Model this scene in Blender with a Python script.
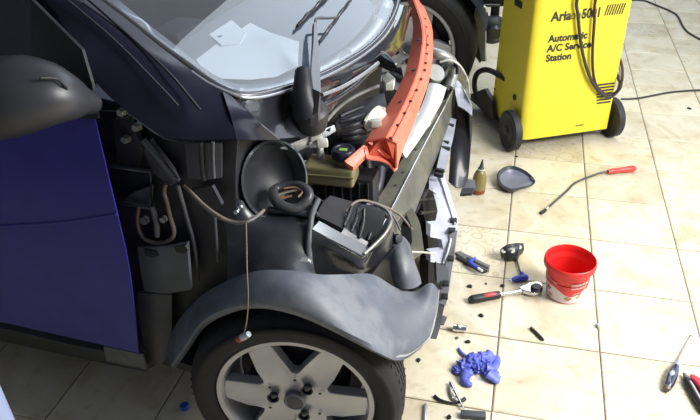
import bpy, bmesh, math, random
from mathutils import Vector, Matrix
random.seed(7)
for o in list(bpy.data.objects): bpy.data.objects.remove(o)
SC = bpy.context.scene
COL = SC.collection
PI = math.pi

# ---------------------------------------------------------------- camera, light, exposure
cd = bpy.data.cameras.new('camera'); cam = bpy.data.objects.new('camera', cd); COL.objects.link(cam)
CR = [[0.970563, 0.239397, -0.026373], [0.107742, -0.529503, -0.841438], [-0.215403, 0.813828, -0.539709]]
CC = [0.297, -3.14048, 1.65289]
cd.sensor_width = 36; cd.lens = 35.1729; cd.clip_start = .02
mw = Matrix.Identity(4)
for i in range(3):
    mw[i][0] = CR[0][i]; mw[i][1] = -CR[1][i]; mw[i][2] = -CR[2][i]; mw[i][3] = CC[i]
cam.matrix_world = mw
SC.camera = cam
SC.view_settings.view_transform = 'Standard'; SC.view_settings.look = 'None'
SC.view_settings.exposure = 0.45; SC.view_settings.gamma = 1.0; SC.view_settings.use_curve_mapping = False
wd = bpy.data.worlds.new('workshop_air'); SC.world = wd; wd.use_nodes = True
wb = wd.node_tree.nodes['Background']; wb.inputs[0].default_value = (.72, .82, 1.0, 1); wb.inputs[1].default_value = 0.13

def area(name, loc, target, sx, sy, power, col):
    l = bpy.data.lights.new(name, 'AREA'); l.shape = 'RECTANGLE'; l.size = sx; l.size_y = sy; l.energy = power; l.color = col
    o = bpy.data.objects.new(name, l); COL.objects.link(o); o.location = loc
    o.rotation_euler = (Vector(target) - Vector(loc)).to_track_quat('-Z', 'Y').to_euler(); return o
area('garage_door_daylight', (2.3, -1.65, 2.0), (.8, -1.8, 0), 1.1, 1.4, 108, (1, .985, .96))
area('windscreen_reflection_panel', (.62, 2.15, 2.95), (.62, 2.15, 0), 1.5, 3.6, 52, (.80, .90, 1))  # unseen panel added overhead, sized to fill the windscreen's reflection
area('windscreen_reflection_panel', (-.68, 1.8, 2.95), (-.68, 1.8, 0), 1.1, 4.2, 13, (.78, .88, 1))  # dimmer panel added beside it to carry that reflection further across the glass
area('gloss_highlight_fill', (3.7, .5, 1.25), (0, .2, .9), 3.0, 2.2, 30, (.86, .92, 1))  # added source outside the view, puts bluish highlights into the glossy front parts
area('ceiling_tube_light', (1.7, .2, 2.9), (1.3, 0, 0), 1.4, .4, 16, (.95, .98, 1))

# ---------------------------------------------------------------- materials
MATS = {}
def M(name, col, rough=.5, metal=0, var=.12, scale=14, bump=0, coat=0, spec=.5, alpha=None, trans=0, tint=None, tmix=.5, tscale=5, emit=0):
    """principled material; 'var' is mottling, 'tint' a second colour of wear mixed in by noise"""
    if name in MATS: return MATS[name]
    m = bpy.data.materials.new(name); m.use_nodes = True; N = m.node_tree.nodes; L = m.node_tree.links
    b = N['Principled BSDF']
    tc = N.new('ShaderNodeTexCoord'); nz = N.new('ShaderNodeTexNoise'); nz.inputs['Scale'].default_value = scale; nz.inputs['Detail'].default_value = 5
    L.new(tc.outputs['Object'], nz.inputs['Vector'])
    cr = N.new('ShaderNodeValToRGB'); c = Vector(col)
    lo = [max(0, v*(1-var)) for v in c]; hi = [min(1, v*(1+var)) for v in c]
    cr.color_ramp.elements[0].position = .3; cr.color_ramp.elements[1].position = .7
    cr.color_ramp.elements[0].color = (*lo, 1); cr.color_ramp.elements[1].color = (*hi, 1)
    L.new(nz.outputs['Fac'], cr.inputs['Fac']); src = cr.outputs['Color']
    if tint:
        n2 = N.new('ShaderNodeTexNoise'); n2.inputs['Scale'].default_value = tscale; n2.inputs['Detail'].default_value = 8; n2.inputs['Roughness'].default_value = .65
        L.new(tc.outputs['Object'], n2.inputs['Vector'])
        r2 = N.new('ShaderNodeValToRGB'); r2.color_ramp.elements[0].position = .48; r2.color_ramp.elements[1].position = .62
        r2.color_ramp.elements[1].color = (tmix, tmix, tmix, 1); L.new(n2.outputs['Fac'], r2.inputs['Fac'])
        mx = N.new('ShaderNodeMixRGB'); mx.inputs['Color2'].default_value = (*tint, 1)
        L.new(r2.outputs['Color'], mx.inputs['Fac']); L.new(src, mx.inputs['Color1']); src = mx.outputs['Color']
    L.new(src, b.inputs['Base Color'])
    b.inputs['Roughness'].default_value = rough; b.inputs['Metallic'].default_value = metal
    b.inputs['Specular IOR Level'].default_value = spec; b.inputs['Coat Weight'].default_value = coat; b.inputs['Coat Roughness'].default_value = .06
    b.inputs['Transmission Weight'].default_value = trans
    if alpha is not None: b.inputs['Alpha'].default_value = alpha
    if bump:
        bp = N.new('ShaderNodeBump'); bp.inputs['Strength'].default_value = bump; bp.inputs['Distance'].default_value = .004
        L.new(nz.outputs['Fac'], bp.inputs['Height']); L.new(bp.outputs['Normal'], b.inputs['Normal'])
    MATS[name] = m; return m

def glass_mat(name, tint, rough=.0, ior=1.52):
    m = bpy.data.materials.new(name); m.use_nodes = True; N = m.node_tree.nodes; L = m.node_tree.links
    N.remove(N['Principled BSDF']); out = N['Material Output']
    t = N.new('ShaderNodeBsdfTransparent'); t.inputs[0].default_value = (*tint, 1)
    g = N.new('ShaderNodeBsdfGlossy'); g.inputs['Roughness'].default_value = rough; g.inputs[0].default_value = (1, 1, 1, 1)
    f0 = N.new('ShaderNodeFresnel'); f0.inputs['IOR'].default_value = ior
    ge = N.new('ShaderNodeNewGeometry'); f = N.new('ShaderNodeMath'); f.operation = 'MULTIPLY'; iv = N.new('ShaderNodeMath'); iv.operation = 'SUBTRACT'; iv.inputs[0].default_value = 1
    L.new(ge.outputs['Backfacing'], iv.inputs[1]); L.new(f0.outputs[0], f.inputs[0]); L.new(iv.outputs[0], f.inputs[1])   # the inner face adds no second mirror image
    x = N.new('ShaderNodeMixShader'); L.new(f.outputs[0], x.inputs[0]); L.new(t.outputs[0], x.inputs[1]); L.new(g.outputs[0], x.inputs[2])
    L.new(x.outputs[0], out.inputs['Surface']); return m

def tile_mat(name, decor):
    m = bpy.data.materials.new(name); m.use_nodes = True; N = m.node_tree.nodes; L = m.node_tree.links; b = N['Principled BSDF']
    tc = N.new('ShaderNodeTexCoord'); oi = N.new('ShaderNodeObjectInfo')
    ad = N.new('ShaderNodeVectorMath'); ad.operation = 'ADD'
    ml = N.new('ShaderNodeVectorMath'); ml.operation = 'SCALE'; ml.inputs['Scale'].default_value = 37
    cb = N.new('ShaderNodeCombineXYZ')
    L.new(oi.outputs['Random'], cb.inputs[0]); L.new(oi.outputs['Random'], cb.inputs[2]); L.new(cb.outputs[0], ml.inputs[0])
    L.new(tc.outputs['Object'], ad.inputs[0]); L.new(ml.outputs[0], ad.inputs[1])
    n1 = N.new('ShaderNodeTexNoise'); n1.inputs['Scale'].default_value = 6; n1.inputs['Detail'].default_value = 7; n1.inputs['Roughness'].default_value = .62; n1.inputs['Distortion'].default_value = .8
    L.new(ad.outputs[0], n1.inputs['Vector'])
    r = N.new('ShaderNodeValToRGB'); e = r.color_ramp.elements
    e[0].position = .25; e[0].color = (.52, .43, .27, 1); e[1].position = .8; e[1].color = (.78, .73, .60, 1)
    k = e.new(.45); k.color = (.67, .59, .42, 1); k = e.new(.6); k.color = (.73, .67, .52, 1)
    L.new(n1.outputs['Fac'], r.inputs['Fac'])
    n3 = N.new('ShaderNodeTexNoise'); n3.inputs['Scale'].default_value = 22; n3.inputs['Detail'].default_value = 6
    L.new(ad.outputs[0], n3.inputs['Vector'])
    r3 = N.new('ShaderNodeValToRGB'); r3.color_ramp.elements[0].position = .28; r3.color_ramp.elements[1].position = .42
    r3.color_ramp.elements[0].color = (.72, .66, .58, 1); r3.color_ramp.elements[1].color = (1, 1, 1, 1)
    L.new(n3.outputs['Fac'], r3.inputs['Fac'])
    mx = N.new('ShaderNodeMixRGB'); mx.blend_type = 'MULTIPLY'; mx.inputs['Fac'].default_value = .6
    L.new(r.outputs['Color'], mx.inputs['Color1']); L.new(r3.outputs['Color'], mx.inputs['Color2'])
    src = mx.outputs['Color']; h = n1.outputs['Fac']
    if decor:
        # relief of curled scrolls, its shading put into the colour as dark rings
        vo = N.new('ShaderNodeTexVoronoi'); vo.inputs['Scale'].default_value = 13; vo.inputs['Randomness'].default_value = .75
        L.new(ad.outputs[0], vo.inputs['Vector'])
        sn = N.new('ShaderNodeMath'); sn.operation = 'SINE'; mu = N.new('ShaderNodeMath'); mu.operation = 'MULTIPLY'; mu.inputs[1].default_value = 22
        L.new(vo.outputs['Distance'], mu.inputs[0]); L.new(mu.outputs[0], sn.inputs[0])
        rr = N.new('ShaderNodeValToRGB'); rr.color_ramp.elements[0].position = .80; rr.color_ramp.elements[1].position = .98
        rr.color_ramp.elements[0].color = (1, 1, 1, 1); rr.color_ramp.elements[1].color = (.52, .48, .42, 1)
        L.new(sn.outputs[0], rr.inputs['Fac'])
        m2 = N.new('ShaderNodeMixRGB'); m2.blend_type = 'MULTIPLY'; m2.inputs['Fac'].default_value = .55
        L.new(src, m2.inputs['Color1']); L.new(rr.outputs['Color'], m2.inputs['Color2']); src = m2.outputs['Color']
    hs = N.new('ShaderNodeHueSaturation'); L.new(src, hs.inputs['Color'])
    mr = N.new('ShaderNodeMapRange'); mr.inputs['To Min'].default_value = .9; mr.inputs['To Max'].default_value = 1.08
    L.new(oi.outputs['Random'], mr.inputs['Value']); L.new(mr.outputs[0], hs.inputs['Value'])
    L.new(hs.outputs[0], b.inputs['Base Color']); b.inputs['Roughness'].default_value = .36
    bp = N.new('ShaderNodeBump'); bp.inputs['Strength'].default_value = .35; bp.inputs['Distance'].default_value = .006
    L.new(h, bp.inputs['Height']); L.new(bp.outputs['Normal'], b.inputs['Normal'])
    return m

BLK = M('black_gloss_paint', (.018, .018, .026), .22, coat=.8, var=.2)
DRK = M('dark_plastic', (.013, .014, .019), .5, var=.35, bump=.15, tint=(.03, .03, .034), tmix=.5, tscale=9)
DRK2 = M('dark_panel_steel', (.024, .025, .033), .42, metal=.2, var=.4, tint=(.045, .044, .05), tmix=.6, tscale=7)
VIO = M('dark_violet_paint', (.010, .009, .020), .2, coat=.0, spec=.35, var=.15)
BLU = M('blue_door_paint', (.036, .030, .27), .34, coat=.15, spec=.3, var=.1)
GRY = M('dusty_grey_plastic', (.11, .125, .155), .55, var=.18, scale=9, bump=.2, tint=(.28, .29, .31), tmix=.5, tscale=5)
GRYD = M('dark_grey_plastic', (.075, .08, .092), .5, var=.2, tint=(.13, .13, .14), tmix=.5, tscale=6)
RUB = M('tyre_rubber', (.013, .013, .0145), .75, var=.3, scale=30, bump=.3)
ALU = M('silver_alloy', (.50, .51, .55), .36, metal=.55, var=.08)
STL = M('dull_steel', (.30, .31, .29), .42, metal=.6, var=.2, tint=(.16, .16, .12), tmix=.5, tscale=8)
OLV = M('olive_grey_steel', (.185, .19, .15), .45, metal=.3, var=.25, tint=(.30, .29, .21), tmix=.6, tscale=9)
CHR = M('polished_steel', (.72, .73, .76), .18, metal=1, var=.06)
ORG = M('orange_plastic', (.86, .19, .115), .38, var=.06, scale=6, tint=(.88, .30, .22), tmix=.4, tscale=4)
ORGD = M('orange_plastic_inside', (.50, .07, .03), .5, var=.12)
WHT = M('white_plastic', (.80, .84, .84), .4, var=.05)
SLV = M('silver_grey_plastic', (.62, .65, .76), .4, metal=.1, var=.08, tint=(.45, .46, .52), tmix=.4, tscale=12)
PAL = M('pale_clip_plastic', (.60, .61, .56), .5, var=.2, tint=(.28, .25, .2), tmix=.5, tscale=20)
YEL = M('yellow_enamel', (.80, .70, .045), .38, var=.05, scale=5, tint=(.72, .58, .03), tmix=.3, tscale=3)
BLKT = M('black_print', (.03, .03, .03), .6)
WIRE = M('beige_wire', (.20, .165, .13), .6)
HOSE = M('black_hose', (.035, .035, .038), .5)
REDP = M('red_plastic', (.72, .022, .02), .38, var=.06)
BLUP = M('blue_plastic', (.04, .07, .52), .4, var=.1)
GLOVE = M('blue_nitrile', (.10, .13, .56), .45, var=.25, scale=22, bump=.4, tint=(.22, .25, .70), tmix=.5, tscale=14)
PAPER = M('white_paper', (.86, .87, .88), .7, var=.02)
GROUT = M('grey_grout', (.20, .175, .15), .9, var=.3, scale=30)

# ---------------------------------------------------------------- mesh helpers
def link(name, me, mat, parent=None, smooth=True):
    if mat is not None: me.materials.append(mat)
    for p in me.polygons: p.use_smooth = smooth
    o = bpy.data.objects.new(name, me); COL.objects.link(o)
    if parent: o.parent = parent
    return o
def from_bm(name, bm, mat, parent=None, smooth=True, norm=True):
    if norm: bmesh.ops.recalc_face_normals(bm, faces=bm.faces[:])
    me = bpy.data.meshes.new(name); bm.to_mesh(me); bm.free()
    o = link(name, me, mat, parent, smooth)
    return o
def sharp(o, deg=35):
    me = o.data; a = math.radians(deg); bm = bmesh.new(); bm.from_mesh(me)
    for e in bm.edges:
        if len(e.link_faces) == 2 and e.calc_face_angle(0) > a: e.smooth = False
    bm.to_mesh(me); bm.free(); return o
def crom(pts, k, closed=False):
    P = [Vector(p) for p in pts]; n = len(P); out = []
    if n < 3 and not closed: 
        return [P[0].lerp(P[-1], i/k) for i in range(k+1)]
    for i in range(n if closed else n-1):
        if closed: a, b, c, d = P[i-1], P[i], P[(i+1) % n], P[(i+2) % n]
        else:
            b, c = P[i], P[i+1]; a = P[i-1] if i else b*2-c; d = P[i+2] if i+2 < n else c*2-b
        for j in range(k):
            t = j/k
            out.append(.5*((2*b)+(c-a)*t+(2*a-5*b+4*c-d)*t*t+(3*b-a-3*c+d)*t**3))
    if not closed: out.append(P[-1].copy())
    return out
def bm_sheet(bm, rows, k=4, kr=3, t=.004):
    """smooth sheet through rows of points, with thickness"""
    R = [crom(r, k) for r in rows]; n = max(len(r) for r in R)
    R = [r if len(r) == n else [Vector(r[min(len(r)-1, round(i*(len(r)-1)/(n-1)))]) for i in range(n)] for r in R]
    G = [crom([r[i] for r in R], kr) for i in range(n)]
    nr = len(G[0]); nor = []
    for i in range(n):
        q = []
        for j in range(nr):
            du = G[min(i+1, n-1)][j]-G[max(i-1, 0)][j]; dv = G[i][min(j+1, nr-1)]-G[i][max(j-1, 0)]
            x = du.cross(dv); q.append(x.normalized() if x.length > 1e-9 else Vector((0, 0, 1)))
        nor.append(q)
    A = [[bm.verts.new(G[i][j]+nor[i][j]*t/2) for j in range(nr)] for i in range(n)]
    B = [[bm.verts.new(G[i][j]-nor[i][j]*t/2) for j in range(nr)] for i in range(n)]
    for i in range(n-1):
        for j in range(nr-1):
            bm.faces.new((A[i][j], A[i+1][j], A[i+1][j+1], A[i][j+1])); bm.faces.new((B[i][j], B[i][j+1], B[i+1][j+1], B[i+1][j]))
    for i in range(n-1):
        bm.faces.new((A[i][0], B[i][0], B[i+1][0], A[i+1][0])); bm.faces.new((A[i][-1], A[i+1][-1], B[i+1][-1], B[i][-1]))
    for j in range(nr-1):
        bm.faces.new((A[0][j], A[0][j+1], B[0][j+1], B[0][j])); bm.faces.new((A[-1][j], B[-1][j], B[-1][j+1], A[-1][j+1]))
def sheet(name, rows, mat, parent=None, k=4, kr=3, t=.004, deg=40):
    bm = bmesh.new(); bm_sheet(bm, rows, k, kr, t); return sharp(from_bm(name, bm, mat, parent), deg)
def bm_tube(bm, pts, r, k=5, seg=8, closed=False, flat=1.0):
    P = crom(pts, k, closed) if k > 1 else [Vector(p) for p in pts]; n = len(P)
    rr = r if isinstance(r, (list, tuple)) else [r]*len(pts)
    def rad(i):
        f = i/(n-1 if not closed else n)*(len(rr)-1); a = int(min(f, len(rr)-2)) if len(rr) > 1 else 0
        return rr[a]+(rr[min(a+1, len(rr)-1)]-rr[a])*(f-a)
    rings = []; up = None
    for i in range(n):
        t = (P[(i+1) % n]-P[i-1]) if closed else (P[min(i+1, n-1)]-P[max(i-1, 0)])
        t.normalize()
        if up is None: up = Vector((0, 0, 1)) if abs(t.z) < .9 else Vector((1, 0, 0))
        s = t.cross(up); s.normalize(); up = s.cross(t); up.normalize()
        rings.append([bm.verts.new(P[i]+(s*math.cos(2*PI*j/seg)+up*flat*math.sin(2*PI*j/seg))*rad(i)) for j in range(seg)])
    for i in range(n if closed else n-1):
        a, b = rings[i], rings[(i+1) % n]
        for j in range(seg): bm.faces.new((a[j], a[(j+1) % seg], b[(j+1) % seg], b[j]))
    if not closed: bm.faces.new(rings[0][::-1]); bm.faces.new(rings[-1])
def tube(name, pts, r, mat, parent=None, k=5, seg=8, closed=False, flat=1.0):
    bm = bmesh.new(); bm_tube(bm, pts, r, k, seg, closed, flat); return sharp(from_bm(name, bm, mat, parent), 60)
def bm_box(bm, c, s, rot=None, bev=0, segs=2):
    r = bmesh.ops.create_cube(bm, size=1); vs = r['verts']
    for v in vs: v.co = Vector((v.co.x*s[0], v.co.y*s[1], v.co.z*s[2]))
    if bev:
        es = list({e for v in vs for e in v.link_edges})
        rb = bmesh.ops.bevel(bm, geom=es, offset=bev, segments=segs, profile=.6, affect='EDGES'); vs = list({v for f in rb['faces'] for v in f.verts} | {v for v in vs if v.is_valid})
    mt = Matrix.Translation(c)
    if rot is not None: mt = mt @ (rot if isinstance(rot, Matrix) else Matrix.Rotation(rot, 4, 'Z'))
    for v in vs: v.co = mt @ v.co
def box(name, c, s, mat, parent=None, rot=None, bev=.003, segs=2):
    bm = bmesh.new(); bm_box(bm, c, s, rot, bev, segs); return sharp(from_bm(name, bm, mat, parent), 40)
def bm_lathe(bm, prof, seg=32, mt=None, cap=True, a0=0, a1=2*PI):
    """prof: list of (radius, height) around local z; mt places it"""
    full = abs(a1-a0-2*PI) < 1e-6; n = seg if full else seg+1; rings = []
    for r, z in prof:
        rings.append([bm.verts.new(((mt or Matrix.Identity(4)) @ Vector((r*math.cos(a0+(a1-a0)*i/seg), r*math.sin(a0+(a1-a0)*i/seg), z)))) for i in range(n)])
    for a, b in zip(rings, rings[1:]):
        for i in range(seg): bm.faces.new((a[i], a[(i+1) % n], b[(i+1) % n], b[i]))
    if cap and full:
        if prof[0][0] > 1e-6: bm.faces.new(rings[0][::-1])
        if prof[-1][0] > 1e-6: bm.faces.new(rings[-1])
    bmesh.ops.remove_doubles(bm, verts=[v for r in rings for v in r], dist=1e-6)
def lathe(name, prof, mat, parent=None, seg=32, mt=None, cap=True, deg=35):
    bm = bmesh.new(); bm_lathe(bm, prof, seg, mt, cap); return sharp(from_bm(name, bm, mat, parent), deg)
def bm_prism(bm, pts, off):
    """outline of 3-D points extruded along vector off"""
    P = [Vector(p) for p in pts]; off = Vector(off)
    a = [bm.verts.new(p) for p in P]; b = [bm.verts.new(p+off) for p in P]; n = len(P)
    f1 = bm.faces.new(a); f2 = bm.faces.new(b[::-1])
    for i in range(n): bm.faces.new((a[i], b[i], b[(i+1) % n], a[(i+1) % n]))
    bmesh.ops.triangulate(bm, faces=[f1, f2])
def prism(name, pts, off, mat, parent=None, bev=0):
    bm = bmesh.new(); bm_prism(bm, pts, off); return sharp(from_bm(name, bm, mat, parent, smooth=True), 30)
def frame(loc, zdir, xdir=None):
    z = Vector(zdir).normalized(); x = Vector(xdir) if xdir else (Vector((0, 0, 1)) if abs(z.z) < .9 else Vector((1, 0, 0)))
    y = z.cross(x).normalized(); x = y.cross(z)
    m = Matrix((x, y, z)).transposed().to_4x4(); m.translation = Vector(loc); return m
def thing(name, label, cat, loc=(0, 0, 0), rotz=0, group=None):
    o = bpy.data.objects.new(name, None); COL.objects.link(o); o.location = loc; o.rotation_euler = (0, 0, rotz); o.empty_display_size = .1
    o['label'] = label; o['category'] = cat
    if group: o['group'] = group
    return o
def tag(o, label, cat, group=None, kind=None):
    if label: o['label'] = label
    if cat: o['category'] = cat
    if group: o['group'] = group
    if kind: o['kind'] = kind
    return o
def lab(o, label): o['label'] = label; return o
def rehome(o, loc):
    """put the origin of a single-mesh thing at loc"""
    o.data.transform(Matrix.Translation(-Vector(loc))); o.location = loc; return o

# ---------------------------------------------------------------- floor: every tile its own piece
S = .333; GAP = .0045
bm = bmesh.new(); bm_box(bm, (0, 1.5, -.020), (14, 14, .03))
floor = from_bm('floor', bm, GROUT, None, False); floor['kind'] = 'structure'; floor['label'] = 'cream ceramic tile floor with grey joints'
TM = [tile_mat('cream_stone_tile', False), tile_mat('cream_scroll_tile', True)]
def tile_mesh(mat):
    bm = bmesh.new(); h = S/2-GAP/2; c = .004
    lv = [(h, -.006), (h, -.0022), (h-c, 0)]
    rg = [[bm.verts.new((sx*r, sy*r, z)) for sx, sy in ((-1, -1), (1, -1), (1, 1), (-1, 1))] for r, z in lv]
    for a, b in zip(rg, rg[1:]):
        for i in range(4): bm.faces.new((a[i], a[(i+1) % 4], b[(i+1) % 4], b[i]))
    bm.faces.new(rg[-1])
    me = bpy.data.meshes.new('tile'); bm.to_mesh(me); bm.free(); me.materials.append(mat); return me
TME = [tile_mesh(m) for m in TM]
def is_decor(i, j):
    a = (i-j+2)/4
    return abs(a-round(a)) < 1e-6 and abs((i-a)/2-round((i-a)/2)) < 1e-6
def inview(i, j):
    c = Vector(((i+.5)*S, -(j+.5)*S, 0))-Vector(CC)
    q = [sum(CR[r][k]*c[k] for k in range(3)) for r in range(3)]
    if q[2] < .3: return 9
    x = abs(19.54e-1*q[0]/q[2]); y = abs(3.257*q[1]/q[2])
    return max(x, y)
cells = sorted(((inview(i, j), i, j) for i in range(-16, 20) for j in range(-22, 16)))
rest = bmesh.new()
for n, (d, i, j) in enumerate(cells):
    cx, cy = (i+.5)*S, -(j+.5)*S
    if n < 280:
        o = bpy.data.objects.new('tile', TME[1 if is_decor(i, j) else 0]); COL.objects.link(o); o.parent = floor
        o.location = (cx, cy, random.uniform(-.0004, .0004)); o.rotation_euler = (random.uniform(-.0012, .0012), random.uniform(-.0012, .0012), random.choice((0, 1, 2, 3))*PI/2)
    else:
        h = S/2-GAP/2
        vs = [rest.verts.new((cx+a*h, cy+b*h, z)) for z in (-.006, 0) for a, b in ((-1, -1), (1, -1), (1, 1), (-1, 1))]
        rest.faces.new(vs[4:])
        for q in range(4): rest.faces.new((vs[q], vs[(q+1) % 4], vs[4+(q+1) % 4], vs[4+q]))
o = from_bm('outlying_tiles', rest, TM[0], floor, False); o['kind'] = 'stuff'

# ================================================================ the small car with its front stripped off
# local axes: x forwards, y to the car's left, z up, origin on the floor under the front axle
car = thing('car', 'small black and blue car with its front panels stripped off, right side facing', 'car', [-0.0973, -1.2956, 0.0], -0.104720)

# ---- windscreen and roof
WIN = [(-0.4799,-0.5318,1.235), (-0.4074,-0.5364,1.19), (-0.3332,-0.5441,1.144), (-0.2818,-0.5448,1.113), (-0.2397,-0.5451,1.086), (-0.21,-0.5442,1.068), (-0.1872,-0.5383,1.054), (-0.1674,-0.5262,1.042), (-0.1504,-0.5075,1.031), (-0.1285,-0.456,1.018), (-0.1046,-0.3681,1.003), (-0.0862,-0.2866,0.9912), (-0.0695,-0.19,0.9809), (-0.0564,-0.0865,0.9728), (-0.0456,0.0281,0.9661), (-0.0429,0.1629,0.9644), (-0.0518,0.2963,0.9699), (-0.0677,0.4167,0.9798), (-0.0956,0.5464,0.9971)]
TOP = [(-.80,.52,1.434), (-.97,.46,1.54), (-.99,0,1.552), (-.97,-.46,1.54)]
GLS = glass_mat('windscreen_glass', (.86, .89, .92))
wn = Vector((.62, 0, 1)).normalized()
ws = prism('windshield', [Vector(p)-wn*.005 for p in WIN+TOP], wn*.005, GLS, car)
lab(ws, 'wide curved windscreen with papers lying behind it')
tube('windshield_seal', [Vector(p)+wn*.004 for p in WIN], .0085, M('seal_rubber', (.05, .052, .06), .25, coat=.5), ws, k=3)
inner = [(-0.4683,-0.4851,1.224), (-0.3989,-0.4936,1.18), (-0.3317,-0.4989,1.139), (-0.2715,-0.5046,1.101), (-0.2325,-0.5063,1.077), (-0.2041,-0.4965,1.06), (-0.1801,-0.4768,1.045), (-0.1529,-0.4198,1.028), (-0.1281,-0.3261,1.012), (-0.1118,-0.2373,1.002), (-0.0973,-0.1397,0.9934), (-0.0884,-0.0389,0.9879), (-0.0823,0.0632,0.9841), (-0.0831,0.1873,0.9846), (-0.0959,0.3181,0.9925), (-0.12,0.4489,1.008)]
bm = bmesh.new(); o0 = [Vector(p)-wn*.004 for p in WIN]
bm_sheet(bm, [crom(o0, 2), crom(inner, 2)], 1, 1, .002)
from_bm('glass_border', bm, M('glass_border', (.16, .17, .20), .16, var=.1, coat=.6), ws)
# glossy metal line round the lower edge of the glass
tube('edge_trim', [Vector(p)+wn*.008 for p in [(-0.2544,-0.5609,1.095), (-0.2202,-0.5602,1.074), (-0.1866,-0.5489,1.054), (-0.1628,-0.5356,1.039), (-0.1438,-0.5164,1.027), (-0.1218,-0.4654,1.013), (-0.0978,-0.3783,0.9984), (-0.0784,-0.2928,0.9864), (-0.0615,-0.1967,0.9759), (-0.0471,-0.0881,0.967), (-0.0367,0.029,0.9606), (-0.0335,0.1738,0.9586), (-0.0438,0.3147,0.965)]], .004, M('trim_gloss', (.35, .36, .40), .15, metal=.6), ws, k=3)

roofm = BLK
sheet('roof', [[(-.97,-.55,1.46), (-.975,-.46,1.545), (-.99,0,1.56), (-.975,.46,1.545), (-.97,.55,1.46)], [(-1.4,-.56,1.5), (-1.4,-.46,1.57), (-1.4,0,1.585), (-1.4,.46,1.57), (-1.4,.56,1.5)], [(-1.85,-.58,1.40), (-1.88,-.46,1.46), (-1.9,0,1.48), (-1.88,.46,1.46), (-1.85,.58,1.40)]], roofm, car)
# ---- A pillar, near side, flaring into the wing
ap = sheet('a_pillar', [
  [(-.98,-.60,1.455)] + [(-0.58,-0.63,1.255), (-0.4305,-0.68,1.173), (-0.3914,-0.7,1.111), (-0.3213,-0.71,1.06), (-0.2479,-0.7,1.005)],
  [(-.975,-.585,1.48)] + [(-0.5274,-0.625,1.257), (-0.403,-0.655,1.175), (-0.3325,-0.675,1.117), (-0.2691,-0.685,1.07), (-0.2063,-0.685,1)],
  [(-.97,-.55,1.505)] + [(-0.4912,-0.6,1.253), (-0.3534,-0.62,1.17), (-0.2821,-0.64,1.113), (-0.2238,-0.66,1.069), (-0.17,-0.665,0.9946)],
  [(-.965,-.51,1.52)] + [(-0.4738,-0.5422,1.239), (-0.3282,-0.5545,1.148), (-0.2339,-0.5586,1.09), (-0.1831,-0.554,1.058)] + [(-0.1081,-0.645,0.9952)]], VIO, car, k=4, t=.006)
lab(ap, 'glossy black windscreen pillar with a violet sheen')
for nm, ps, r in (('pillar_highlight_strip', [(-0.5018,-0.625,1.272), (-0.3793,-0.64,1.192), (-0.2903,-0.66,1.129), (-0.2081,-0.69,1.08)], .003), ('pillar_highlight_strip', [(-0.4751,-0.585,1.259), (-0.3476,-0.605,1.175), (-0.2572,-0.63,1.121), (-0.1732,-0.665,1.064)], .003)):
    tube(nm, ps, r, M('pillar_strip', (.02, .02, .028), .3, coat=.3), ap)  # thin tubes added for the streaks of reflection along the pillar
sheet('far_pillar', [[(-.98,.60,1.455), (-.55,.65,1.23), (-.28,.66,1.03)], [(-.965,.5,1.53), (-.50,.55,1.255), (-.2,.55,1.065)]], BLK, car, t=.006)
# ---- scuttle between the glass and the engine bay
cw = sheet('cowl', [
  [(-0.1882,-0.5462,1.052), (-0.1652,-0.5313,1.038), (-0.1474,-0.5143,1.027), (-0.1255,-0.4632,1.013), (-0.1015,-0.376,0.9983), (-0.0814,-0.2923,0.9859), (-0.0645,-0.1963,0.9754), (-0.0511,-0.0854,0.9671), (-0.0399,0.0292,0.9602), (-0.0368,0.1641,0.9583), (-0.0472,0.3147,0.9647), (-0.0692,0.4575,0.9783)],
  [(-0.1456,-0.5994,1.025), (-0.1393,-0.5628,1.012), (-0.1343,-0.5173,0.995), (-0.1176,-0.4493,0.975), (-0.1007,-0.3611,0.955), (-0.0859,-0.274,0.945), (-0.0664,-0.1733,0.935), (-0.0461,-0.0767,0.935), (-0.0242,0.0275,0.935), (-0.0173,0.1634,0.935), (-0.0267,0.3146,0.95), (-0.0507,0.4799,0.97)],
  [(-0.1189,-0.6271,0.985), (-0.117,-0.579,0.962), (-0.1091,-0.5285,0.94), (-0.0929,-0.4691,0.915), (-0.0692,-0.4061,0.895), (-0.0585,-0.322,0.885), (-0.0686,-0.1429,0.875), (-0.0648,-0.0373,0.875), (-0.0564,0.1038,0.885), (-0.0106,0.2065,0.895), (-0.0213,0.3687,0.91), (-0.0592,0.5772,0.935)]], BLK, car, k=3, kr=4)
lab(cw, 'glossy black scuttle panel under the windscreen')
tube('cowl_seam', [(-0.179,-0.5254,1.035), (-0.1438,-0.5269,1.003), (-0.1124,-0.516,0.967), (-0.0895,-0.4812,0.92)], .0035, M('seam_edge', (.10, .105, .12), .3, coat=.4), cw)
tube('cowl_lip', [(-0.0575,-0.2846,0.925), (-0.0467,-0.1968,0.915), (-0.0392,-0.0898,0.905), (-0.0358,0.0056,0.905), (-0.0235,0.0625,0.91)], .0075, M('lip_gloss', (.03, .03, .04), .2, coat=1), cw)
tube('cowl_lip', [(-0.063,-0.2678,0.948), (-0.0387,-0.1851,0.94), (-0.0193,-0.0768,0.935), (-0.0048,0.0245,0.935)], .006, M('lip_painted_highlight', (.20, .205, .23), .2, coat=1), cw)  # paler grey puts the glossy strip's bright line into the colour
prism('cowl_slot', [(-0.0555,-0.1784,0.944), (-0.0573,-0.1268,0.944), (-0.045,-0.0792,0.942), (-0.0362,-0.1126,0.938), (-0.0427,-0.1667,0.938)], (0, 0, .004), DRK, cw)
prism('cowl_hole', [(-0.0753,0.2642,0.955), (-0.0783,0.3607,0.955), (-0.0498,0.3461,0.955), (-0.0265,0.2465,0.955), (-0.0363,0.2036,0.955), (-0.0663,0.2255,0.955)], (0, 0, .006), DRK, cw)
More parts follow.
